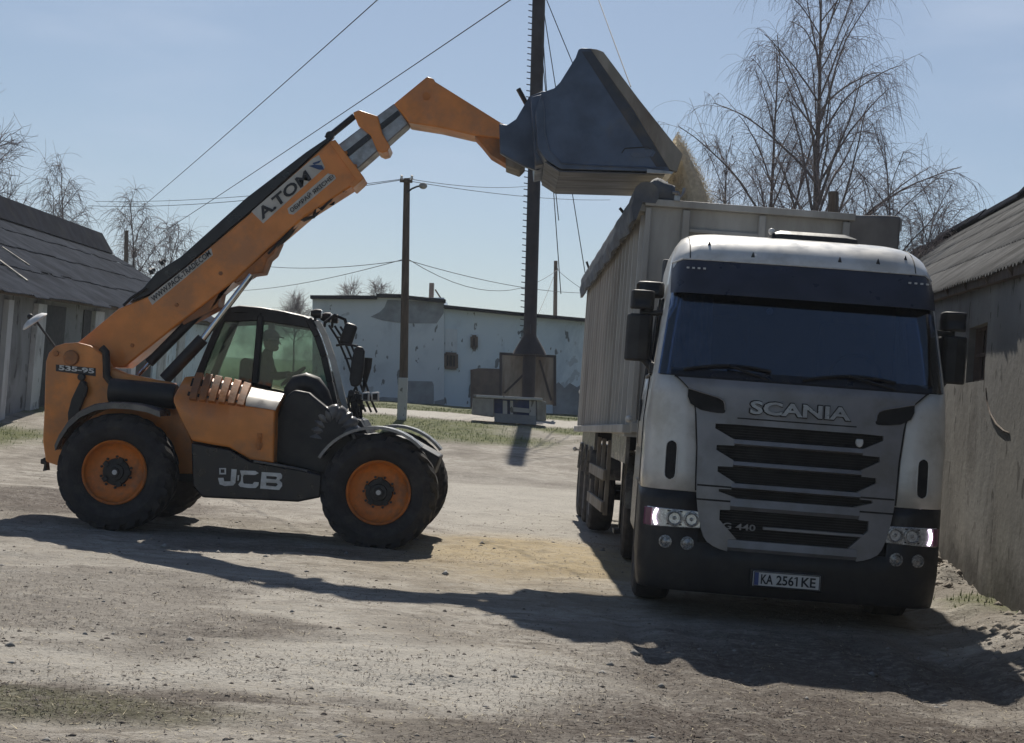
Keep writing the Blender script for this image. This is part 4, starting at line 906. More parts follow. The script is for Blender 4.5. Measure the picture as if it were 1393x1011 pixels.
cp_ = MB(); cp_.ball(hc+Vector((-.012, 0, .05)), (.108, .095, .088), 16, 10); cp_.prism([hc+Vector((.07, -.07, .055)), hc+Vector((.135, -.045, .04)), hc+Vector((.15, 0, .04)), hc+Vector((.135, .045, .04)), hc+Vector((.07, .07, .055))], (0, 0, .012)); cp_.build("cap", M_cap, drv)
for s_, p0 in ((-1, dv(392, 510, -.12)), (1, dv(394, 508, .12))):
    h_ = MB(); h_.ball(p0+Vector((.03, 0, 0)), (.045, .035, .025), 8, 6)
    for k in range(4): h_.tube([p0+Vector((.05, (-.026+.017*k), .015)), p0+Vector((.085-.004*abs(k-1), (-.026+.017*k), .01)), p0+Vector((.09, (-.026+.017*k), -.02))], [.009, .008, .007], 6)
    h_.tube([p0+Vector((.02, -.03*s_*-1, .01)), p0+Vector((.06, -.045*s_*-1, -.005))], .009, 6); h_.build("hand", M_skin, drv)

# ------------------------------------------------------------------ white tractor unit (its own frame: x right, y back from the grille, z up)
TR = empty("truck", (2.33, 12.15, 0), -0.05, "white lorry cab with dark sun visor and lit daytime lamps, facing the camera", "truck")
def hw(z): return float(np.interp(z, [.2, .5, 1.05, 1.6, 2.0, 2.7, 2.95, 3.08, 3.17, 3.235, 3.265], [1.19, 1.22, 1.22, 1.22, 1.185, 1.11, 1.085, 1.055, 1.00, .92, .80]))
def lean(z): return float(np.interp(z, [.2, .3, .6, 1.1, 1.92, 2.0, 2.68, 2.95, 3.05, 3.14, 3.2, 3.245, 3.27], [.06, .01, 0, .02, .07, .11, .36, .46, .53, .65, .80, 1.02, 1.35]))
def RCF(z): return float(np.interp(z, [1.0, 1.6, 2.0, 2.95, 3.1, 3.27], [.26, .24, .15, .15, .22, .30]))
def fy(x, z):
    w = hw(z); RCN = RCF(z); a = min(abs(x), w-.002); y = lean(z)+.06*(a/w)**2
    if a > w-RCN: d = a-(w-RCN); y += RCN-math.sqrt(max(RCN*RCN-d*d, 0))
    return y
def tb(mb, name, m, parent=None, **k): return mb.build(name, m, parent or TR, world_space=False, **k)
def panel(x0, x1, zt, zb, nx=10, nz=3, off=0.0, th=.03, offt=None):
    """solid panel on the curved front: zt / zb are heights or functions of x"""
    G = []
    for i in range(nx+1):
        x = x0+(x1-x0)*i/nx; a = zt(x) if callable(zt) else zt; b = zb(x) if callable(zb) else zb; row = []
        for j in range(nz+1):
            z = b+(a-b)*j/nz; o = off if offt is None else off+(offt-off)*j/nz
            row.append((x, fy(x, z)-o, z))
        G.append(row)
    return MB().slab(G, (0, th, 0))
def panelz(zs, xl, xr, nx=6, off=0.0, th=.03):
    G = []
    for z in zs:
        a, b = xl(z), xr(z); G.append([(a+(b-a)*i/nx, fy(a+(b-a)*i/nx, z)-off, z) for i in range(nx+1)])
    return MB().slab(G, (0, th, 0))
def outline(z, yb):
    w = hw(z); RCN = RCF(z); c = w-RCN; yc = lean(z)+.06+RCN; P = []
    for i in range(7): P.append((-w, yb+(yc-yb)*i/6))
    for k in range(1, 6):
        a = math.pi/2*k/6; x = -(c+RCN*math.cos(a)); P.append((x, fy(x, z)))
    for t in (-1, -.78, -.5, -.2, .2, .5, .78, 1): P.append((t*c, fy(t*c, z)))
    for k in range(5, 0, -1):
        a = math.pi/2*k/6; x = (c+RCN*math.cos(a)); P.append((x, fy(x, z)))
    for i in range(6, -1, -1): P.append((w, yb+(yc-yb)*i/6))
    return [(x, y, z) for x, y in P]
def skin(zs, yb, skip):
    rows = [outline(z, yb(z) if callable(yb) else yb) for z in zs]; mb = MB(); mb.v = [p_ for r in rows for p_ in r]; n = len(rows[0])
    for i in range(len(zs)-1):
        for j in range(n-1):
            if not skip((zs[i]+zs[i+1])/2, j): mb.f.append((i*n+j, i*n+j+1, (i+1)*n+j+1, (i+1)*n+j))
    return mb, n, len(zs)
# outline indices: 0-6 left side, 7-11 left corner, 12-19 front, 20-24 right corner, 25-31 right side
def skip_cab(z, j):
    if 13 <= j <= 17 and z < 1.97: return True
    if 9 <= j <= 21 and 1.97 < z < 2.72: return True
    if j in (2, 3, 4, 26, 27, 28) and 1.97 < z < 2.62: return True
    if (j <= 3 or j >= 27) and z < 1.35: return True
    return False
zs = [1.04, 1.2, 1.34, 1.6, 1.8, 1.965, 2.2, 2.45, 2.62, 2.72, 2.85, 2.95, 3.02, 3.08, 3.13, 3.17, 3.205, 3.235, 3.255, 3.268]
mb, n_, nz_ = skin(zs, 2.15, skip_cab)
b0 = (nz_-1)*n_; mb.f.append(tuple(b0+k for k in range(n_)))
for i in range(nz_-1):
    mb.f.append((i*n_, (i+1)*n_, (i+1)*n_+n_-1, i*n_+n_-1))
cab = tb(mb, "cab", M_white, smooth=28); cab.modifiers.new("solid", 'SOLIDIFY').thickness = .02
# side windows
for js in ((2, 5), (26, 29)):
    G = []
    for z in (1.97, 2.2, 2.45, 2.62):
        o_ = outline(z, 2.15); G.append([Vector(o_[j]) for j in range(js[0], js[1]+1)])
    s_ = 1 if js[0] < 10 else -1
    tb(MB().slab([[v+Vector((.012*s_, 0, 0)) for v in r] for r in G], (.006*s_, 0, 0)), "side_window", M_glass_dark, smooth=40)
    fr = MB()
    loop = [G[0][0], G[0][1], G[0][2], G[0][3], G[1][3], G[2][3], G[3][3], G[3][2], G[3][1], G[3][0], G[2][0], G[1][0], G[0][0]]
    fr.tube([v-Vector((.004*s_, 0, 0)) for v in loop], .016, 6); tb(fr, "window_seal", M_black)
# bumper
def skip_bump(z, j): return (13 <= j <= 17 and z > .64)
mb, n_, nz_ = skin([.24, .26, .32, .5, .64, .8, .95, 1.035], lambda z: .90 if z > .45 else .80, skip_bump)
bp = tb(mb, "bumper", M_black, smooth=35); s_ = bp.modifiers.new("solid", 'SOLIDIFY'); s_.thickness = .03
st_ = MB()
for s_ in (-1, 1): st_.prism([(s_*1.0, fy(1.0, .5)+.03, .26), (s_*1.15, .62, .26), (s_*1.15, .78, .26), (s_*.8, .78, .26), (s_*.8, .2, .26)], (0, 0, .05))
tb(st_, "bumper_step", M_black)
# grille
BZ = ([.585, .60, .62, .65, .70, .80, .98, 1.1, 1.4, 1.7, 1.85, 1.95, 1.985], [.50, .57, .625, .675, .715, .745, .782, .79, .80, .83, .88, .985, 1.04])
B = lambda z: float(np.interp(z, *BZ))
slots = [(1.60, 1.485), (1.43, 1.31), (1.26, 1.135), (1.08, 1.015), (.915, .685)]
def e_in(z):
    for t, b in slots:
        if b <= z <= t:
            f_ = (t-z)/(t-b); k = .67-.02*(slots.index((t, b))) ; return k if f_ < .35 else k-(f_-.35)/.65*.15
    return .51
zz = [.588, .60, .62, .65]
for t, b in slots[::-1]:
    zz += [b-.002, b+.002, b+(t-b)*.3, b+(t-b)*.65, b+(t-b)*.67, t-.002, t+.002]
zz = sorted(zz)
gr = MB()
for s_ in (-1, 1):
    q = panelz(zz, lambda z: (-B(z) if s_ < 0 else e_in(z)), lambda z: (-e_in(z) if s_ < 0 else B(z)), 6, .016, .05); gr.add(q.v, q.f)
for t, b in ((1.483, 1.432), (1.308, 1.262), (1.133, 1.082), (1.013, .917), (.683, .59)):
    G = []
    for i in range(13):
        x = -.512+1.024*i/12; G.append([(x, fy(x, b)+.004, b+.003), (x, fy(x, (b+t)/2)-.026, b+(t-b)*.35), (x, fy(x, t)-.018, t), (x, fy(x, t)+.03, t+.002)])
    gr.slab(G, (0, .035, 0))
q = panelz([1.602, 1.66, 1.72, 1.78, 1.84, 1.88, 1.92, 1.955], lambda z: -B(z), B, 14, .016, .05); gr.add(q.v, q.f)
grille = tb(gr, "grille", M_silver, bevel=.006, smooth=32)
tb(panel(-.76, .76, 1.64, .64, 10, 6, -.045, .02), "grille_backing", M_seam)
ms = MB()
for t, b in slots:
    k = 0
    z = b+.008
    while z < t-.008:
        q = panel(-.64, .64, z+.005, z, 8, 1, -.022, .012); ms.add(q.v, q.f); z += .021
tb(ms, "grille_mesh", M_black)
bar = panel(-.24, .60, .805, .78, 8, 1, .012, .03); tb(bar, "lower_bar", M_silver, bevel=.004)
sm_ = MB()
for z in (1.098, .985):
    q = panel(-.785, .785, z+.007, z-.007, 12, 1, .0175, .01); sm_.add(q.v, q.f)
q = panel(-.50, .45, 1.660, 1.650, 8, 1, .0185, .01); sm_.add(q.v, q.f)
for s_ in (-1, 1):
    q = panelz([1.05, 1.2, 1.4, 1.6, 1.7, 1.8, 1.86, 1.92, 1.965], lambda z: s_*(B(z)+.001)-.010, lambda z: s_*(B(z)+.001)+.016, 1, .006, .01); sm_.add(q.v, q.f)
q = panel(-1.02, 1.02, 1.972, 1.955, 16, 1, .012, .02); sm_.add(q.v, q.f)
tb(sm_, "panel_gap", M_seam, smooth=0)
for s_ in (-1, 1):
    xs_ = [.60, .605, .62, .66, .72, .80, .88, .905]; tp_ = [1.71, 1.755, 1.785, 1.805, 1.82, 1.838, 1.858, 1.862]; bt_ = [1.70, 1.69, 1.685, 1.684, 1.688, 1.70, 1.745, 1.80]
    G = []
    for x, t, b in zip(xs_, tp_, bt_): G.append([(s_*x, fy(x, b+(t-b)*k/3)-.019-(.0 if k else .004), b+(t-b)*k/3) for k in range(4)])
    tb(MB().slab(G, (0, .02, 0)), "air_duct", M_seam)
    rim_ = MB(); rim_.tube([(s_*x, fy(x, t)-.022, t+.004) for x, t in zip(xs_, tp_)], .007, 6); tb(rim_, "duct_lip", M_silver)
    zr = [1.125, 1.132, 1.15, 1.18, 1.28, 1.38, 1.41, 1.428, 1.435]; wr_ = [.008, .024, .036, .04, .04, .04, .036, .024, .008]
    W_ = lambda z: float(np.interp(z, zr, wr_))
    tb(panelz(zr, lambda z: s_*1.005-W_(z), lambda z: s_*1.005+W_(z), 4, .006, .02), "corner_vent", M_seam)
    vl = MB(); vl.tube([(s_*(1.005+W_(z)+.006), fy(1.005+W_(z)+.006, z)-.003, z) for z in zr], .006, 6); vl.tube([(s_*(1.005-W_(z)-.006), fy(1.005-W_(z)-.006, z)-.003, z) for z in zr], .006, 6); tb(vl, "vent_rim", M_white)
# maker's name, model badge, emblem, plate
def onfront(x0, x1, z0, z1, off, th):
    return lambda u, v, w: (x0+(x1-x0)*u, fy(x0+(x1-x0)*u, z0+(z1-z0)*v)-off-(w+.5)*th, z0+(z1-z0)*v)
M_badge = pm("badge_silver", (.30, .30, .305), .35, metal=.35, dirt=(.3, .28, .25), damt=.3, dscale=6)
letter("maker_name_outline", "SCANIA", onfront(-.415, .405, 1.689, 1.811, .016, .012), M_seam, TR, .055, False)
letter("maker_name", "SCANIA", onfront(-.405, .395, 1.697, 1.803, .026, .016), M_badge, TR, .03, False)
letter("model_badge", "G 440", onfront(-.56, -.30, .765, .815, .0, .02), M_silver, TR, .01, False)
em = MB(); em.prism([(.455, fy(.48, 1.53)-.035, 1.56), (.505, fy(.48, 1.53)-.035, 1.56), (.51, fy(.48, 1.53)-.035, 1.53), (.50, fy(.48, 1.53)-.035, 1.505), (.48, fy(.48, 1.53)-.035, 1.492), (.46, fy(.48, 1.53)-.035, 1.505), (.45, fy(.48, 1.53)-.035, 1.53)], (0, .05, 0)); tb(em, "shield_emblem", M_letter, bevel=.008)
pl = MB(); pl.box((-.03, -.035, .395), (.53, .02, .118)); plo = tb(pl, "number_plate", M_plate, bevel=.004)
pf = MB(); 
for a, b in (((-.03, -.047, .450), (.52, .006, .006)), ((-.03, -.047, .340), (.52, .006, .006)), ((-.288, -.047, .395), (.006, .006, .104)), ((.228, -.047, .395), (.006, .006, .104))): pf.box(a, b)
pfo = pf.build("plate_border", M_ink, plo, False, smooth=0)
MB().box((-.268, -.0462, .395), (.032, .004, .10)).build("plate_band", M_blue, plo, False)
for s_t, x_a, x_w in (("KA", -.234, .095), ("2561", -.112, .168), ("KE", .086, .112)): letter("plate_number", s_t, quad_fn((x_a, -.047, .357), (x_w, 0, 0), (0, 0, .076), (0, -1, 0), .005), M_ink, plo, .018, False)
MB().prism([(.040, -.0485, .430), (.052, -.0485, .430), (.034, -.0485, .413), (.026, -.0485, .416)], (0, .003, 0)).build("plate_number", M_ink, plo, False, smooth=0)
MB().box((-.03, -.02, .395), (.58, .03, .15)).build("plate_holder", M_black, TR, False, bevel=.01)
# headlamps
M_drl = emit_mat("daytime_light", (1.0, .80, 1.0), 4.5)
M_sidelens = pm("tinted_side_lens", (.20, .07, .12), .15, var=.2)
for s_ in (-1, 1):
    top = lambda x: .893-.018*(1.17-abs(x)); bot = lambda x: .738+.03*(1.17-abs(x))*1.1
    hb = tb(panel(s_*.735, s_*1.165, top, bot, 12, 2, .010, .03), "headlamp", M_lens, bevel=.006)
    for x, r in ((.81, .050), (.945, .054)):
        y0 = fy(x, .82)-.012
        a = (fy(x+.03, .82)-fy(x-.03, .82))/.06
        def warp(mb_): return mb_
        c = MB(); c.lathe([(r+.014, 0), (r+.012, -.010), (r, -.012), (r*.8, .003), (r*.35, .012), (0, .014)], (0, 0, 0), 'y', 24)
        c.v = [(s_*x+p_[0], y0+p_[1]+a*p_[0]*s_, .818+p_[2]) for p_ in c.v]; c.build("reflector", M_lamp_in, hb, False)
        d = MB(); d.lathe([(r*.30, .002), (r*.22, -.004), (0, -.006)], (0, 0, 0), 'y', 16); d.v = [(s_*x+p_[0], y0+p_[1]+a*p_[0]*s_, .818+p_[2]) for p_ in d.v]; d.build("lamp_ring", M_lamp_in, hb, False)
    sq = panel(s_*.885, s_*1.005, .878, .868, 4, 1, .016, .01); q = panel(s_*.885, s_*1.005, .772, .762, 4, 1, .016, .01); sq.add(q.v, q.f); sq.build("bezel", M_seam, hb, False)
    dl = MB(); dl.tube([(s_*(1.088+.018*math.sin(t*math.pi)), fy(1.088+.018*math.sin(t*math.pi), .75+.13*t)-.016, .755+.125*t) for t in np.linspace(0, 1, 9)], .011, 8); dl.build("daytime_strip", M_drl, hb, False)
    tb(panel(s_*1.125, s_*1.185, .886, .742, 5, 2, .016, .03), "side_lens", M_sidelens, bevel=.006)
    for x, r, mm in ((.83, .043, M_lamp_in), (1.005, .041, M_lamp_in)):
        y0 = fy(x, .62); a = (fy(x+.03, .62)-fy(x-.03, .62))/.06
        c = MB(); c.lathe([(r+.012, .01), (r+.010, -.012), (r, -.014), (r*.9, .0), (r*.4, -.006), (0, -.010)], (0, 0, 0), 'y', 20); c.v = [(s_*x+p_[0], y0+p_[1]+a*p_[0]*s_, .625+p_[2]) for p_ in c.v]; tb(c, "fog_lamp", mm)
# windscreen, visor, wipers
WX = lambda z: hw(z)-.035
tb(panelz([1.972, 2.1, 2.25, 2.4, 2.55, 2.7], lambda z: -WX(z), WX, 40, .010, .006), "windscreen", M_glass_dark, smooth=50)
G = []
for i in range(25):
    x = -1.088+2.176*i/24; row = []
    for j, z in enumerate((2.655, 2.70, 2.80, 2.90, 2.945)):
        ed = max(0, (abs(x)-.97)/.118); x = max(-hw(z)+.003, min(hw(z)-.003, x)) if j > 3 else x; row.append((x, fy(x, z)-[.105, .11, .09, .065, .045][j]*(1-.45*ed**2), z-(.03*ed**3 if j > 2 else 0)))
    G.append(row)
M_visor = pm("smoked_visor", (.034, .037, .055), .36, spec=.5, var=.15, dirt=(.05, .05, .055), damt=.3, dscale=2)
vis = tb(MB().slab(G, (0, .018, 0)), "sun_visor", M_visor, smooth=50)
vt = MB(); vt.tube([(r[4][0], r[4][1]-.002, r[4][2]+.006) for r in G], .008, 6); vt.build("visor_lit_edge", M_letter, vis, False)  # white line painted as light catching the visor's top edge
for s_ in (-1, 1):
    for k in range(4):
        x = s_*(.86+.05*k) if s_ > 0 else -.96+.045*k
        MB().box((x, fy(x, 2.87)-.088, 2.87), (.022, .012, .014)).build("marker_light", M_letter, vis, False)
wp_ = MB()
for x0, x1, z0, z1 in ((-.95, -.25, 2.02, 2.075), (.0, .75, 2.0, 2.06)):
    wp_.tube([(x0+(x1-x0)*t, fy(x0+(x1-x0)*t, z0+(z1-z0)*math.sin(t*2.6))-.03, z0+(z1-z0)*math.sin(t*2.6)) for t in np.linspace(0, 1, 9)], .014, 6)
    wp_.tube([(x1, fy(x1, z0)-.02, 1.975), ((x0+x1)/2, fy(0, 2.05)-.045, z1)], .012, 6)
tb(wp_, "wiper", M_black)
tb(panel(-1.05, 1.05, 2.03, 1.972, 16, 1, .012, .002), "screen_border", M_blackgl)
MB().lathe([(0, 0), (.028, 0), (.03, .006), (0, .008)], (-.27, fy(-.27, 2.58)-.004, 2.55), 'y', 14).build("screen_sticker", M_sticker_glint, TR, False)
# inside the cab
it = MB(); it.prism([(-1.05, .30, 1.9), (1.05, .30, 1.9), (1.05, .95, 1.9), (-1.05, .95, 1.9)], (0, 0, .11)); it.box((0, 2.05, 2.3), (2.2, .04, 1.6)); it.box((0, 1.3, 1.36), (2.2, 1.7, .04)); tb(it, "dashboard", pm("dash_grey", (.10, .10, .105), .7), bevel=.03)
for x in (-.55, .58):
    s2 = MB(); s2.box((x, 1.55, 2.2), (.5, .16, .75)); s2.box((x, 1.3, 1.8), (.5, .55, .18)); s2.box((x, 1.52, 2.66), (.3, .1, .2)); tb(s2, "cab_seat", pm("seat_cloth", (.14, .13, .14), .9), bevel=.05, seg=3)
sw = MB(); sw.tube([(.58+.22*math.cos(a*math.tau/20), .98+.1*math.sin(a*math.tau/20), 2.08+.2*math.sin(a*math.tau/20)) for a in range(21)], .017, 6, caps=False); tb(sw, "steering_wheel", M_black)
M_curt = pm("grey_curtain", (.55, .50, .44), .9, var=.2)
cu = MB(); G = []
for i in range(25):
    t = i/24; x = -1.03+.30*t; y = lambda z: fy(x, z)+.07+.025*math.sin(i*1.5); G.append([(x, y(z), z) for z in (2.03, 2.3, 2.66)])
cu.slab(G, (0, .006, 0)); tb(cu, "curtain", M_curt, smooth=60)
# roof furniture
rf = MB(); G = []
for x in (-.22, -.14, .0, .25, .42, .52): G.append([(x, y, 3.268+(.05 if abs(x-.15) < .3 else .02)*k) for y, k in ((1.0, .2), (1.08, 1), (1.5, 1.1), (1.6, .4))])
rf.slab(G, (0, 0, -.06)); tb(rf, "roof_hatch", M_black, bevel=.01)
rt_ = MB(); rt_.ball((-.22, 1.05, 3.30), .03, 8, 6); tb(rt_, "roof_knob", M_letter)
for x, z in ((-.78, 3.10), (-.42, 3.02), (.30, 3.03), (.62, 3.04), (.86, 3.09)):
    MB().prism([(x-.022, fy(x, z)-.012, z-.03), (x+.022, fy(x, z)-.012, z-.03), (x, fy(x, z)-.006, z+.035)], (0, .02, 0)).build("roof_marker", M_black, TR, False, bevel=.004)
for x in (-.94, .93):
    sm2 = MB(); sm2.tube([(x*(1-.0*z), fy(x, z)-.001, z) for z in (2.96, 3.02, 3.08, 3.13, 3.17, 3.2)], .005, 5); tb(sm2, "roof_seam", M_seam)
# doors, handles, mirrors
for s_ in (-1, 1):
    dh = MB(); dh.box((s_*1.225, 1.62, 1.67), (.02, .16, .20)); tb(dh, "door_handle", M_black, bevel=.03, seg=3)
    ds = MB(); ds.tube([(s_*1.221, .70, 1.06), (s_*1.222, .72, 1.6), (s_*1.196, .74, 1.95)], .005, 5); ds.tube([(s_*1.221, 1.85, 1.36), (s_*1.222, 1.86, 1.7), (s_*1.16, 1.86, 2.4)], .005, 5); tb(ds, "door_seam", M_seam)
    mu = MB()
    mu.slab([[(s_*x, y+.02*(abs(z-2.6) < .05), z) for z in (2.515, 2.55, 2.6, 2.655, 2.675)] for x, y in ((1.205, .64), (1.23, .585), (1.31, .56), (1.385, .58), (1.405, .64))], (0, .10, 0))
    mo_ = tb(mu, "mirror", M_black, bevel=.03, seg=3)
    ml_ = MB(); ml_.slab([[(s_*x, y, z) for z in (2.075, 2.11, 2.28, 2.44, 2.475)] for x, y in ((1.205, .66), (1.23, .60), (1.32, .57), (1.40, .60), (1.425, .66))], (0, .11, 0)); ml_.build("main_mirror", M_black, mo_, False, bevel=.035, seg=3)
    ma = MB(); ma.tube([(s_*1.10, .60, 2.50), (s_*1.2, .64, 2.49), (s_*1.30, .68, 2.49)], .026, 8); ma.tube([(s_*1.30, .68, 2.66), (s_*1.30, .68, 2.1)], .025, 8); ma.tube([(s_*1.27, .68, 2.12), (s_*1.19, .60, 2.03), (s_*1.12, .52, 2.02)], .04, 8); ma.box((s_*1.16, .56, 2.02), (.11, .16, .09)); ma.build("mirror_arm", M_black, mo_, False, bevel=.01)
    gl_ = MB(); gl_.tube([(s_*1.155, .74, 2.62), (s_*1.17, .73, 2.3), (s_*1.185, .69, 2.05)], .012, 6); tb(gl_, "grab_rail", M_rawsteel)
km = MB(); km.slab([[(x, y, z) for z in (2.63, 2.67, 2.74, 2.77)] for x, y in ((-1.36, .82), (-1.28, .76), (-1.17, .76), (-1.12, .80))], (0, .10, 0)); tb(km, "kerb_mirror", M_black, bevel=.03, seg=3)
# chassis and wheels
ch_ = MB(); ch_.span((-.46, .7, .72), (-.38, 6.6, 1.0)); ch_.span((.38, .7, .72), (.46, 6.6, 1.0))
for y in (1.42, 3.0, 4.95, 6.2): ch_.span((-.38, y-.06, .75), (.38, y+.06, .95))
ch_.span((-.62, 4.2, 1.0), (.62, 5.6, 1.18)); tb(ch_, "chassis", M_black)
tk_ = MB(); tk_.prism([(-1.17, 2.5, .5), (-1.17, 2.5, 1.02), (-1.1, 2.5, 1.08), (-.6, 2.5, 1.08), (-.52, 2.5, 1.0), (-.52, 2.5, .52), (-.6, 2.5, .45), (-1.1, 2.5, .45)], (0, 1.25, 0)); tb(tk_, "fuel_tank", M_guard, bevel=.03)
tk_ = MB(); tk_.prism([(1.17, 2.5, .5), (1.17, 2.5, 1.02), (.52, 2.5, 1.05), (.52, 2.5, .5)], (0, 1.25, 0)); tb(tk_, "battery_box", M_guard, bevel=.03)
for s_ in (-1, 1):
    ar_ = MB(); G = []
    for k in range(13):
        a = rad(15+150*k/12); G.append([(s_*x, 1.42-.62*math.cos(a)*-1 if False else 1.42+.62*math.cos(a), .55+.62*math.sin(a)) for x in (1.19, .78)])
    ar_.slab(G, (0, .0, .03)); tb(ar_, "wheel_arch", M_guard)
    ar_ = MB(); G = []
    for k in range(13):
        a = rad(5+170*k/12); G.append([(s_*x, 4.97+.64*math.cos(a), .55+.64*math.sin(a)) for x in (1.22, .58)])
    ar_.slab(G, (0, 0, .03)); tb(ar_, "rear_mudguard", M_guard)
    lp = MB(); lp.box((s_*.98, .86, .40), (.36, .05, .34)); lp.box((s_*1.0, .95, .62), (.3, .3, .06)); tb(lp, "entry_step", M_black, bevel=.01)
def truck_wheel(R=.52, W=.31):
    t = tyre_mb(R, W, 0, rr=.30, side_bulge=.012).build("wheel", M_tyre, None, smooth=30)
    r = MB(); r.lathe([(.31, -.14), (.30, -.152), (.285, -.14), (.27, -.08), (.235, -.02), (.15, -.02), (.12, -.07), (.10, -.10), (0, -.105), (0, .0), (.31, .0)], (0, 0, 0), 'y', 40)
    for k in range(10):
        a = k*math.tau/10; r.lathe([(0, -.05), (.014, -.05), (.014, -.02), (0, -.02)], (.195*math.cos(a), 0, .195*math.sin(a)), 'y', 6)
    r.build("rim", pm("grey_wheel_paint", (.16, .155, .15), .6, dirt=(.14, .12, .10), damt=.6, dscale=5), t, False); return t
tw = truck_wheel(); tw.parent = TR; first = True
for s_ in (-1, 1):
    for x, y in ((1.03, 1.42), (1.05, 4.97), (.71, 4.97)):
        w = tw if first else copy_tree(tw, TR); first = False
        w.location = (s_*x, y, .505); w.rotation_euler = (0, random.uniform(0, 3), s_*math.pi/2)

# ------------------------------------------------------------------ grain trailer
GT = empty("grain_trailer", (2.42, 19.6, 0), 0, "high sided grain semi trailer with ribbed pale walls, coupled behind the white lorry cab", "trailer")
Y0, Y1 = 15.2, 24.0
def XL(y): return 1.22-.012*(y-Y0)/8.8*8.8*.95
def XR(y): return XL(y)+2.5
def ZT(y): return 3.75-.012*(y-Y0)
def ZB(y): return 1.50-.015*(y-Y0)
def wallG(xf, off):
    return [[Vector((xf(y)+off, y, z)) for z in (ZB(y), (ZB(y)+ZT(y))/2, ZT(y))] for y in np.linspace(Y0, Y1, 9)]
MB().slab(wallG(XL, 0), (.05, 0, 0)).build("side_wall", M_trailer, GT, smooth=0)
MB().slab(wallG(XR, 0), (-.05, 0, 0)).build("side_wall", M_trailer, GT, smooth=0)
MB().prism([(XL(Y0)+.05, Y0, ZB(Y0)), (XR(Y0)-.05, Y0, ZB(Y0)), (XR(Y0)-.05, Y0, ZT(Y0)), (XL(Y0)+.05, Y0, ZT(Y0))], (0, .05, 0)).build("front_wall", M_trailer, GT, smooth=0)
MB().prism([(XL(Y1)+.05, Y1-.05, ZB(Y1)), (XR(Y1)-.05, Y1-.05, ZB(Y1)), (XR(Y1)-.05, Y1-.05, ZT(Y1)), (XL(Y1)+.05, Y1-.05, ZT(Y1))], (0, .05, 0)).build("tail_gate", M_trailer, GT, smooth=0)
MB().span((XL(Y1)+.05, Y0+.05, 1.40), (XR(Y1)-.05, Y1-.05, 1.46)).build("floor", M_trailer, GT)
y = Y0+.03; k = 0
while y < Y1:
    for xf, s_ in ((XL, -1), (XR, 1)):
        MB().prism([(xf(y)-(.002*-s_), y, ZB(y)), (xf(y)+s_*.045, y+.02, ZB(y)), (xf(y)+s_*.045, y+.10, ZB(y)), (xf(y)-(.002*-s_), y+.12, ZB(y))], (0, 0, ZT(y)-ZB(y)-.12)).build("wall_rib", M_trailer, GT, smooth=0)
    y += .46 if k else .62; k += 1
rl_ = MB()
for xf, s_ in ((XL, -1), (XR, 1)):
    rl_.bar((xf(Y0)+s_*.03, Y0-.02, ZB(Y0)-.02), (xf(Y1)+s_*.03, Y1+.02, ZB(Y1)-.02), .10, .09); rl_.bar((xf(Y0)+s_*.02, Y0-.02, ZT(Y0)-.03), (xf(Y1)+s_*.02, Y1+.02, ZT(Y1)-.03), .09, .12)
rl_.build("side_rail", M_trailer, GT, bevel=.008)
fb = MB(); fb.bar((XL(Y0)-.02, Y0-.045, ZT(Y0)+.0), (XR(Y0)-.42, Y0-.045, ZT(Y0)+.0), .09, .07); fb.bar((XL(Y0), Y0-.035, ZB(Y0)), (XR(Y0), Y0-.035, ZB(Y0)), .07, .1)
for x, w in ((1.62, .075), (2.38, .07), (3.22, .07)): fb.bar((x, Y0-.036, 1.6), (x, Y0-.036, ZT(Y0)-.05), w, .07, up=(0, 1, 0))
fb.bar((XL(Y0)+.02, Y0-.03, ZB(Y0)), (XL(Y0)+.02, Y0-.03, ZT(Y0)-.05), .06, .06, up=(0, 1, 0))
fb.bar((1.65, Y0-.035, 3.5), (2.35, Y0-.035, 3.5), .04, .04); fb.build("front_frame", M_trailer, GT, bevel=.008)
# rolled tarpaulin along both top edges
def tarp(xf, s_, front_lump):
    rn = random.Random(8); G = []
    for i in range(60):
        y = Y0-.10+(Y1+.25-Y0)*i/59; zt = ZT(min(max(y, Y0), Y1)); r = .115+.003*math.sin(i*.9)+rn.uniform(-.002, .002)
        if front_lump: r += .015*max(0, 1-i/5)
        c = Vector((xf(y)+s_*(.02), y, zt+.05+ (.02*max(0, 1-i/5) if front_lump else 0)))
        hang = .26+.012*math.sin(i*.35)+rn.uniform(-.003, .003)
        row = []
        for a in np.linspace(-40, 200, 10): row.append(c+Vector((-s_*r*math.cos(rad(a)), 0, r*math.sin(rad(a)))))
        row += [c+Vector((s_*(r+.01), 0, -hang*.5)), c+Vector((s_*(r-.02+.02*math.sin(i*.8)), 0, -hang)), c+Vector((s_*(r-.05), 0, -hang+.01)), c+Vector((s_*.03, 0, -.08))]
        G.append(row)
    mb = MB(); mb.sheet(G, True); n = len(G[0]); mb.f += [tuple(range(n)), tuple(59*n+k for k in range(n))]
    return mb.build("tarpaulin", M_tarp, GT, smooth=60)
tarp(XL, -1, True)
tp2 = MB(); tp2.slab([[Vector((x, Y0-.07, z)) for z in (3.44, 3.55, 3.72, 3.79+.01*math.sin(x*9))] for x in (3.24, 3.36, 3.5, 3.66, 3.76)], (0, 3.0, 0)); tp2.build("tarpaulin", pm("faded_tarpaulin", (.15, .14, .135), .8, dirt=(.09, .085, .085), damt=.5, dscale=1.5, var=.2), GT, bevel=.03)
lump = MB(); rn = random.Random(2); G = []
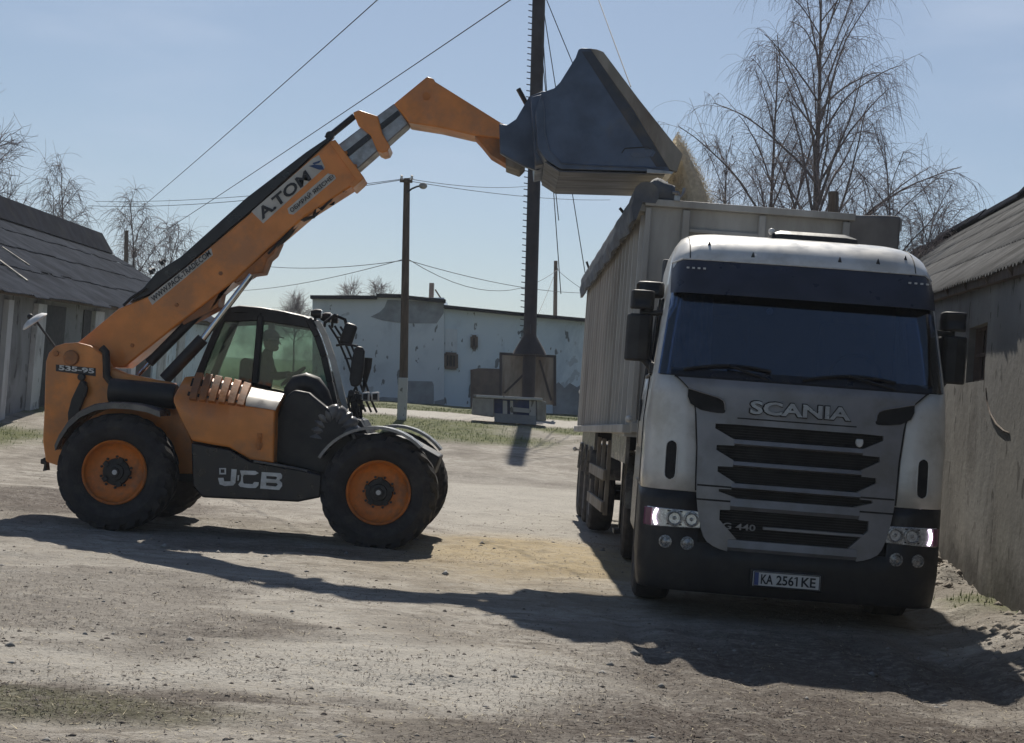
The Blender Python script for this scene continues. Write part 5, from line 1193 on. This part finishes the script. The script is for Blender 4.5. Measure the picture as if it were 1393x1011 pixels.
for i in range(9):
    t = i/8; row = []
    for k in range(14):
        a = k*math.tau/14; r = (.125-.04*abs(t-.4))*(1+.12*math.sin(a*3+i)); row.append(Vector((1.20+.29*t, Y0+.02+r*.9*math.cos(a), 3.83+.05*math.sin(t*3.1)+r*math.sin(a))))
    G.append(row)
lump.sheet(G, True); lump.f += [tuple(range(14)), tuple(8*14+k for k in range(14))]; lump.build("tarpaulin_bundle", M_tarp, GT, smooth=60)
cl = MB(); cl.tube([at(915, 262, 15.1), at(922, 262, 15.1), at(926, 268, 15.1), at(930, 262, 15.1), at(931, 256, 15.1)], .018, 6); cl.box(at(921, 270, 15.1), (.06, .05, .05)); cl.build("tarp_clamp", M_rawsteel, GT)
for a, b, Y in (((843, 283), (858, 302), 16.9), ((798, 356), (804, 374), 22.5)): MB().tube([at(*a, Y), at(*b, Y)], .018, 6).build("tarp_rod", M_black, GT)
gl = MB(); G = []
for i in range(21):
    y = Y0+.06+(Y1-Y0-.12)*i/20; G.append([Vector((XL(y)+.06+2.38*j/10, y, 3.05+.55*math.exp(-((y-17)/1.6)**2-((j/10-.35)/.35)**2)+.02*math.sin(i*3+j*5))) for j in range(11)])
M_grain = pm("pale_grain", (.48, .41, .28), .9, var=.25, dscale=8, bump=.6, bscale=80)
gl.slab(G, (0, 0, -.05)); gl.build("grain_load", M_grain, GT, smooth=60)
un = MB(); un.span((2.0, 15.9, 1.05), (2.1, 23.6, 1.38)); un.span((2.75, 15.9, 1.05), (2.85, 23.6, 1.38))
for y in (16.2, 18.2, 20.5, 22.0, 23.5): un.span((1.25, y-.05, 1.25), (3.6, y+.05, 1.39))
un.build("trailer_chassis", M_black, GT)
sg = MB()
for z in (.50, .88): sg.bar((1.20, 18.25, z), (1.15, 20.5, z), .04, .13)
for y in (18.3, 19.4, 20.4): sg.bar((1.24, y, .4), (1.24, y, 1.3), .05, .06, up=(0, 1, 0))
sg.build("side_guard", M_sheet, GT, bevel=.006)
lg = MB()
for x in (1.45, 3.35): lg.bar((x, 18.0, .28), (x, 18.0, 1.3), .12, .12, up=(0, 1, 0)); lg.box((x, 18.0, .25), (.24, .28, .05))
lg.build("landing_leg", M_black, GT)
for y in (21.0, 22.25, 23.5):
    for s_ in (-1, 1):
        w = copy_tree(tw, GT); w.location = Vector((XL(y)+1.25+s_*1.06, y, .51))-Vector(GT.location); w.rotation_euler = (0, random.uniform(0, 3), s_*math.pi/2)
    ax = MB(); ax.tube([(1.4, y, .51), (3.4, y, .51)], .07, 10); ax.build("axle", M_black, GT)
    for xx in (1.14, 3.3):
        mg = MB(); G = []
        for k in range(11):
            a = rad(20+140*k/10); G.append([Vector((xx+dx, y+.62*math.cos(a), .53+.6*math.sin(a))) for dx in (0, .42)])
        mg.slab(G, (0, 0, .025)); mg.build("mudguard", M_guard, GT)
sk = MB(); sk.span((1.22, 15.6, 1.12), (1.26, 17.7, 1.40)); sk.build("skirt_plate", M_guard, GT); sk = MB(); sk.span((1.18, 20.5, 1.12), (1.22, 23.9, 1.36)); sk.build("skirt_plate", M_guard, GT)
for p_, Y in (((855, 570), 15.15), ((790, 533), 23.8), ((782, 611), 23.7)):
    ml2 = MB(); c0 = at(*p_, Y); ml2.ball(c0, (.035, .03, .035), 8, 6); ml2.tube([c0, c0+Vector((.12, .03, -.02))], .014, 6); ml2.build("marker_lamp", M_letter, GT)
MB().bar((3.73, Y0+.2, 1.0), (3.73, Y0+2.3, 1.0), .05, .3).build("side_board", M_guard, GT)

# ------------------------------------------------------------------ falling grain
M_fall = pm("falling_grain", (.68, .63, .53), .9, var=.2, dscale=10)
nt = M_fall.node_tree; o_n = [n for n in nt.nodes if n.type == 'OUTPUT_MATERIAL'][0]; p_n = [n for n in nt.nodes if n.type == 'BSDF_PRINCIPLED'][0]
trl = nd(nt, "ShaderNodeBsdfTranslucent"); trl.inputs[0].default_value = (.64, .58, .47, 1); mx = nd(nt, "ShaderNodeMixShader"); mx.inputs[0].default_value = .38
nt.links.new(p_n.outputs[0], mx.inputs[1]); nt.links.new(trl.outputs[0], mx.inputs[2]); nt.links.new(mx.outputs[0], o_n.inputs[0])
rs = np.random.RandomState(4)
RO = [at(x, y, 17) for x, y in ((916, 190), (929, 208), (942, 232), (952, 252), (959, 272), (963, 292), (965, 312), (966, 330))]
LO = [at(x, y, 17) for x, y in ((905, 212), (909, 230), (913, 248), (916, 266), (918, 282), (919, 298), (919, 314), (919, 330))]
NP = 42000
t = rs.rand(NP)*7; i0 = np.minimum(t.astype(int), 6); fr_ = (t-i0)[:, None]
Rn = np.array([v[:] for v in RO]); Ln = np.array([v[:] for v in LO])
Rp = Rn[i0]*(1-fr_)+Rn[i0+1]*fr_; Lp_ = Ln[i0]*(1-fr_)+Ln[i0+1]*fr_
u = rs.beta(1.05, 1.05, NP); spill = rs.rand(NP) < .45; u = np.where(spill, .85+rs.exponential(.16, NP)*(.3+t/7), u)
P = Lp_+(Rp-Lp_)*u[:, None]; P[:, 1] = 17.02+(.62*rs.uniform(-1, 1, NP)+rs.normal(0, .05, NP))*np.clip(1.0-.25*np.abs(u-.5), .4, 1)
P[:, 2] += rs.normal(0, .012, NP)
d1 = rs.normal(size=(NP, 3)); d1 /= np.linalg.norm(d1, axis=1)[:, None]; d2 = rs.normal(size=(NP, 3)); d2 /= np.linalg.norm(d2, axis=1)[:, None]; d3 = np.cross(d1, d2)
sz = np.where(spill, .0035, .0065)[:, None]*rs.uniform(.6, 1.3, NP)[:, None]
V = np.stack([P+d1*sz*1.5, P-d1*sz+d2*sz, P-d1*sz-d2*sz, P+d3*sz], 1).reshape(-1, 3)
b_i = np.arange(NP)[:, None]*4; Fc = np.concatenate([b_i+np.array([[0, 1, 2]]), b_i+np.array([[0, 3, 1]]), b_i+np.array([[1, 3, 2]]), b_i+np.array([[2, 3, 0]])], 0)
mb = MB(); mb.v = [tuple(q) for q in V]; mb.f = [tuple(q) for q in Fc.tolist()]
G = []
for k in range(8):
    c_m = (RO[k]+LO[k])/2; hx = (RO[k].x-LO[k].x)*.47; dz = (RO[k].z-LO[k].z); row = []
    for a in range(22):
        th = a*math.tau/22; cx_, sy_ = math.cos(th), math.sin(th); row.append(Vector((c_m.x+hx*math.copysign(abs(cx_)**.7, cx_), 17.02+.58*math.copysign(abs(sy_)**.6, sy_), c_m.z+.4*dz*cx_+.01*math.sin(a*3+k))))
    G.append(row)
mb.sheet(G, True)
fg = mb.build("falling_grain", M_fall, None, smooth=0, normals=False); tag(fg, "pale yellow grain pouring from the tilted bucket into the trailer", "grain", kind="stuff")
hp_ = MB(); G = []
for i in range(13):
    yy = YB+.05+(WB-.1)*i/12; row = []
    for (x, y) in ((800, 76), (830, 106), (860, 146), (890, 186), (916, 222)):
        v = at(x, y, YB); row.append(Vector((v.x-.02+.02*math.sin(i*2+x), yy, v.z-.02+.02*math.sin(i*1.3+x*.2))))
    G.append(row)
hp_.slab(G, (-.05, 0, -.08)); hg = hp_.build("heaped_grain", M_grain, None, smooth=60); tag(hg, "last of the grain still heaped in the mouth of the tilted bucket", "grain", kind="stuff")

# ------------------------------------------------------------------ trees
def np_tubes(polys, n=3):
    V, Fq, base = [], [], 0
    ang = np.arange(n)*2*np.pi/n
    for P, R in polys:
        P = np.asarray(P, float); R = np.asarray(R, float); m = len(P)
        T = np.gradient(P, axis=0); T /= np.linalg.norm(T, axis=1)[:, None]+1e-9
        ref = np.array([.31, .87, .38]); A = np.cross(T, ref); A /= np.linalg.norm(A, axis=1)[:, None]+1e-9; Bv = np.cross(T, A)
        ring = P[:, None, :]+R[:, None, None]*(np.cos(ang)[None, :, None]*A[:, None, :]+np.sin(ang)[None, :, None]*Bv[:, None, :])
        V.append(ring.reshape(-1, 3))
        i, k = np.meshgrid(np.arange(m-1), np.arange(n), indexing='ij'); k2 = (k+1) % n
        Fq.append(np.stack([base+i*n+k, base+i*n+k2, base+(i+1)*n+k2, base+(i+1)*n+k], -1).reshape(-1, 4)); base += m*n
    return np.concatenate(V), np.concatenate(Fq)
def np_obj(name, V, Q, m, parent=None, k=4):
    me_ = bpy.data.meshes.new(name); me_.vertices.add(len(V)); me_.vertices.foreach_set("co", V.ravel())
    me_.loops.add(Q.size); me_.loops.foreach_set("vertex_index", Q.ravel().astype(np.int32)); me_.polygons.add(len(Q))
    me_.polygons.foreach_set("loop_start", np.arange(len(Q))*k); me_.polygons.foreach_set("loop_total", np.full(len(Q), k)); me_.update(calc_edges=True)
    me_.materials.append(m); o = bpy.data.objects.new(name, me_); COL.objects.link(o)
    if parent: o.parent = parent
    return o
def grow(rs, p, d, L, r0_, r1_, nseg, wig, grav, up=0.0):
    pts = [p]; d = d/np.linalg.norm(d); rr_ = np.linspace(r0_, r1_, nseg+1)
    for i in range(nseg):
        d = d+rs.normal(0, wig, 3)+np.array([0, 0, -grav*(i+1)/nseg+up]); d /= np.linalg.norm(d); p = p+d*L/nseg; pts.append(p)
    return np.array(pts), rr_
LEANT = np.array([-.04, -.028, 1.0])
def tree(label, base, height, r0_, limb, nl, start, seed, elev=52, g1=.10, twl=.9, twn=7, sub=6, g3=.45, tw_r=.006, fork=0, group="bare trees behind the yard", asym=0.0):
    rs = np.random.RandomState(seed); base = np.array(base, float)
    root = empty("birch_tree" if g3 > .3 else "bare_tree", tuple(base), 0, label, "tree", group)
    trunkp, fine = [], []
    stems = []
    for f in range(fork+1):
        d = LEANT+(rs.normal(0, .16, 3)*np.array([1, 1, 0]) if fork else 0)
        P, R = grow(rs, np.array([0, 0, -.3]), d, height*(1-.12*f), r0_*(1-.15*f), .012, 16, .025, 0.0, .012); trunkp.append((P, R)); stems.append((P, R))
    for P, R in stems:
        for k in range(nl//(fork+1)):
            h = start+(1-start)*(k+rs.rand()*.8)/(nl/(fork+1)); h = min(h, .97); i = h*(len(P)-1); i0 = int(i); p = P[i0]+(P[min(i0+1, len(P)-1)]-P[i0])*(i-i0); rt_ = R[i0]
            az = k*2.4+rs.rand()*.9; el = rad(elev+16*(h-start)+rs.normal(0, 8)); L = limb*(1.12-.78*(h-start)/(1-start))*rs.uniform(.7, 1.15)*(1+asym*math.cos(az))
            d = np.array([math.cos(az)*math.cos(el), math.sin(az)*math.cos(el), math.sin(el)])
            LP_, LR = grow(rs, p, d, L, min(rt_*.55, .012+L*.012), .009, 11, .05, g1); trunkp.append((LP_, LR))
            nsub = max(2, int(sub*L/limb*1.4))
            for q in range(nsub):
                t = .18+.82*(q+rs.rand())/nsub; i2 = min(int(t*11), 10); p2 = LP_[i2]+(LP_[i2+1]-LP_[i2])*rs.rand(); d2 = (LP_[i2+1]-LP_[i2]); d2 = d2/np.linalg.norm(d2)+rs.normal(0, .5, 3)+np.array([0, 0, .1])
                L2 = L*rs.uniform(.22, .42)*(1.1-.5*t); SP, SR = grow(rs, p2, d2, L2, max(.006, LR[i2]*.55), tw_r, 6, .09, g1*1.5); fine.append((SP, SR))
                for w_ in range(twn):
                    i3 = rs.randint(1, 7); p3 = SP[min(i3, 6)]; d3_ = rs.normal(0, .42, 3)+(SP[min(i3, 6)]-SP[i3-1])/max(L2/6, .01)*.5-np.array([0, 0, g3*.9])
                    TP, TRr = grow(rs, p3, d3_, twl*rs.uniform(.35, 1.1), tw_r, tw_r*.6, 5, .10, g3); fine.append((TP, TRr))
            for w_ in range(twn):
                i3 = rs.randint(4, 12); p3 = LP_[min(i3, 11)]; TP, TRr = grow(rs, p3, rs.normal(0, .6, 3)+(LP_[min(i3, 11)]-LP_[i3-1])*1.5, twl*rs.uniform(.4, 1.2), tw_r, tw_r*.6, 5, .10, g3); fine.append((TP, TRr))
    V_, Q_ = np_tubes(trunkp, 6); np_obj("trunk", V_, Q_, M_bark, root)
    V_, Q_ = np_tubes(fine, 3); np_obj("crown", V_, Q_, M_twig, root)
    return root
def gbp(px, Y, py=560):
    p = at(px, py, Y); return (p.x, Y, gzf(p.x, Y))
tree("tall weeping birch with a straight trunk and long drooping twigs, rising behind the trailer", gbp(1098, 38), 12.9, .125, 4.5, 40, .30, 3, elev=56, g1=.10, twl=1.15, twn=8, sub=9, g3=.55, tw_r=.0042)
tree("leaning weeping birch left of the tall birch, its drooping crown beside the falling grain", gbp(1010, 40), 10.4, .10, 3.0, 34, .30, 12, elev=57, g1=.10, twl=1.1, twn=7, sub=8, g3=.55, tw_r=.0042, fork=1, asym=-.25)
tree("small slender birch close beside the bucket, thinnest of the birches behind the trailer", gbp(972, 42), 8.2, .07, 2.2, 24, .3, 14, elev=60, g1=.09, twl=.85, twn=7, sub=6, g3=.5, tw_r=.0042, asym=-.3)
tree("wide shrubby bare tree between the trailer and the corrugated roof", gbp(1222, 37), 7.6, .075, 3.3, 54, .22, 21, elev=54, g1=.04, twl=.8, twn=9, sub=9, g3=.22, tw_r=.0045, fork=2)
tree("big bare tree cut by the left edge of the view above the barn roof", gbp(-52, 52), 10.8, .2, 3.0, 40, .3, 31, elev=46, g1=-.02, twl=.85, twn=7, sub=8, g3=.0, tw_r=.008)
tree("bare birch above the barn ridge, left of the short dark post", gbp(88, 68), 9.4, .12, 2.7, 30, .35, 41, elev=58, g1=.09, twl=1.2, twn=6, sub=6, g3=.4, tw_r=.0085, fork=1)
tree("bare birch above the barn ridge, wrapped round the short dark post", gbp(180, 70), 8.3, .11, 2.5, 32, .35, 45, elev=56, g1=.10, twl=1.2, twn=7, sub=6, g3=.4, tw_r=.0085, fork=1)
tree("small round bare tree showing over the telehandler's cab roof", gbp(396, 95), 5.0, .09, 1.6, 26, .5, 51, elev=50, g1=0, twl=.8, twn=5, sub=6, g3=.0, tw_r=.011)
tree("bare treetop over the left end of the blue building", gbp(468, 98), 6.2, .09, 1.7, 26, .5, 53, elev=50, g1=0, twl=.8, twn=5, sub=6, g3=.0, tw_r=.011)
tree("bare treetop over the blue building beside the lamp post", gbp(522, 98), 6.4, .09, 1.7, 26, .5, 57, elev=50, g1=0, twl=.8, twn=5, sub=6, g3=.0, tw_r=.011)

# ------------------------------------------------------------------ overhead wires
def wire(a, b, r, sag, lab, grp="overhead wires crossing the sky"):
    o = cable("overhead_wire", a, b, r, sag, M_wire); tag(o, lab, "wire", grp); return o
pt_ = at(172, 316, 66)
wire(at(200, 276, 60), at(600, -78, 24), .011, .05, "upper of the two bold wires slanting from the left trees to the top edge")
wire(at(215, 320, 60), at(800, -72, 24), .011, .05, "lower of the two bold wires, passing above the telehandler's boom")
wire(at(120, 280, 60), at(546, 245, 39.5), .010, .25, "thin wire from the left trees to the lamp post head")
wire(at(130, 274, 60), at(560, 242, 39.5), .009, .2, "thin upper wire from the left trees to the lamp post cross arm")
wire(at(560, 244, 39.5), at(730, 252, 60), .009, .15, "thin wire running right from the lamp post to behind the bucket")
wire(at(560, 247, 39.5), at(830, 272, 62), .009, .15, "lower thin wire running right from the lamp post to behind the mast")
wire(at(300, 352, 64), at(552, 354, 39.6), .010, .3, "low wire over the cab roof reaching the lamp post")
wire(at(310, 396, 64), at(552, 352, 39.6), .010, .2, "steeper low wire over the cab roof reaching the lamp post")
wire(at(554, 352, 39.6), at(760, 366, 66), .010, .9, "sagging wire from the lamp post to the thin utility pole")
wire(at(554, 354, 39.6), at(830, 398, 66), .010, .3, "straight wire from the lamp post down behind the trailer")
wire(at(757, 366, 66), at(728, 436, 60), .010, .1, "short wire from the thin utility pole down to the blue building")
wire(at(757, 366, 66), at(840, 415, 62), .010, .2, "short wire from the thin utility pole behind the trailer")
wire(at(800, -40, 50), at(858, 118, 36), .014, .02, "steep wire coming down behind the top of the bucket")

# ------------------------------------------------------------------ ground clutter, one object per kind
rs = np.random.RandomState(77)
def scatter(name, N, yr, xr, size, flat, m, label, cat, mask=None, dens=1.4):
    y = yr[0]+(yr[1]-yr[0])*rs.rand(N)**dens; x = rs.uniform(-1, 1, N)*np.minimum(xr, .38*y+.4); z = gz(x, y); keep = np.ones(N, bool)
    if mask is not None: keep = rs.rand(N) < mask(x, y)
    x, y, z = x[keep], y[keep], z[keep]; n = len(x); s = size[0]+(size[1]-size[0])*rs.rand(n)**3
    oc = np.array([[1, 0, 0], [0, 1, 0], [-1, 0, 0], [0, -1, 0], [0, 0, 1], [0, 0, -1]], float)
    V_ = oc[None]*rs.uniform(.6, 1.3, (n, 6, 3)); V_[:, :, 2] *= flat; a = rs.rand(n)*6.3; c, s_ = np.cos(a)[:, None], np.sin(a)[:, None]
    X = V_[:, :, 0]*c-V_[:, :, 1]*s_; Y_ = V_[:, :, 0]*s_+V_[:, :, 1]*c
    V_ = np.stack([X, Y_, V_[:, :, 2]], -1)*s[:, None, None]+np.stack([x, y, z], -1)[:, None, :]
    fi = np.array([[0, 1, 4], [1, 2, 4], [2, 3, 4], [3, 0, 4], [1, 0, 5], [2, 1, 5], [3, 2, 5], [0, 3, 5]])
    Q_ = (np.arange(n)[:, None, None]*6+fi[None]).reshape(-1, 3)
    o = np_obj(name, V_.reshape(-1, 3), Q_, m, None, 3); tag(o, label, cat, kind="stuff"); return o
M_clod = pm("dark_clod", (.13, .108, .09), .95, var=.3); M_clod2 = pm("pale_clod", (.27, .235, .195), .95, var=.25); M_straw = pm("straw", (.40, .34, .22), .85, var=.3); M_chaff = pm("dark_chaff", (.085, .068, .055), .95, var=.3)
scatter("dirt_clods", 2200, (5.6, 24), 9, (.004, .024), .6, M_clod, "dark crumbs of earth strewn over the yard", "clods")
scatter("pale_clods", 3000, (5.6, 24), 9, (.004, .022), .6, M_clod2, "pale crumbs of dry earth strewn over the yard", "clods")
scatter("stones", 260, (5.8, 22), 9, (.012, .05), .65, pm("grey_stone", (.24, .23, .215), .9, var=.35), "loose grey stones of mixed size lying about the yard", "stones")
heap = lambda x, y: np.clip(np.exp(-((x-4.25)/.45)**2-((y-11.2)/.7)**2)+np.exp(-((x-4.55)/.3)**2-((y-15.7)/.8)**2)+.7*np.exp(-((x-4.9)/.5)**2-((y-12.4)/.5)**2), 0, 1)
scatter("rubble", 26000, (9.5, 17.5), 6, (.012, .07), .7, M_clod2, "broken clods heaped beside the stained plaster wall", "rubble", heap, 1.0)
def blades(name, N, yr, xr, ln, wd, stand, m, label, cat, mask=None, dens=1.6):
    y = yr[0]+(yr[1]-yr[0])*rs.rand(N)**dens; x = rs.uniform(-1, 1, N)*np.minimum(xr, .38*y+.4)
    if mask is not None: k = rs.rand(N) < mask(x, y); x, y = x[k], y[k]
    n = len(x); z = gz(x, y)+.004; L = ln[0]+(ln[1]-ln[0])*rs.rand(n)**2; a = rs.rand(n)*6.3; d = np.stack([np.cos(a), np.sin(a), np.zeros(n)], -1); p_ = np.stack([-np.sin(a), np.cos(a), np.zeros(n)], -1)
    b = np.stack([x, y, z], -1); w = wd*rs.uniform(.6, 1.4, n)[:, None]
    if stand: tipv = b+d*(L*rs.uniform(.1, .6, n))[:, None]+np.array([0, 0, 1])*L[:, None]; V_ = np.stack([b-p_*w, b+p_*w, tipv], 1); fi = np.array([[0, 1, 2]])
    else:
        up_ = np.zeros((n, 3)); up_[:, 2] = rs.uniform(0, .012, n); V_ = np.stack([b-d*L[:, None]/2-p_*w, b-d*L[:, None]/2+p_*w, b+d*L[:, None]/2+up_], 1); fi = np.array([[0, 1, 2]])
    Q_ = (np.arange(n)[:, None, None]*V_.shape[1]+fi[None]).reshape(-1, 3); o = np_obj(name, V_.reshape(-1, 3), Q_, m, None, 3); tag(o, label, cat, kind="stuff"); return o
blades("straw_litter", 9000, (5.6, 20), 9, (.02, .09), .0025, False, M_straw, "bits of pale straw littering the dirt yard", "straw")
dm = lambda x, y: np.clip(.05+.9*dark_mask(x, y)*(1-.8*pale_mask(x, y))+.4*sm(.04, .2, fbm(x, y, .9, 91, 4)), 0, 1)
blades("dark_chaff", 120000, (5.6, 21), 9, (.012, .05), .0035, False, M_chaff, "dark rotted chaff trodden into the dirt yard", "chaff", dm)
M_grass = pm("short_grass", (.12, .175, .04), .8, var=.35, dscale=.5)
blades("grass", 110000, (11, 52), 14, (.025, .08), .006, True, M_grass, "short spring grass growing along the edges of the yard", "grass", lambda x, y: grass_mask(x, y)**1.5, .8)
blades("sparse_grass", 60000, (5.8, 9), 4, (.006, .022), .0016, True, pm("olive_grass", (.075, .075, .04), .9, var=.3), "thin trodden olive grass in the near left corner", "grass", lambda x, y: grass_mask(x, y)*.8, 1.0)

# ------------------------------------------------------------------ dusty air over the yard
hz = MB().span((-900, -30, -12), (900, 1500, 18.5)).build("haze", bpy.data.materials.new("dusty_air"), None, smooth=0)
mh = hz.data.materials[0]; mh.use_nodes = True; mh.node_tree.nodes.clear()
pv = mh.node_tree.nodes.new("ShaderNodeVolumePrincipled"); pv.inputs["Density"].default_value = .0007; pv.inputs["Color"].default_value = (.86, .90, .95, 1); pv.inputs["Anisotropy"].default_value = 0.0
ho_ = mh.node_tree.nodes.new("ShaderNodeOutputMaterial"); mh.node_tree.links.new(pv.outputs[0], ho_.inputs["Volume"])
tag(hz, "thin pale dust hanging in the air across the whole yard", "haze", kind="stuff")
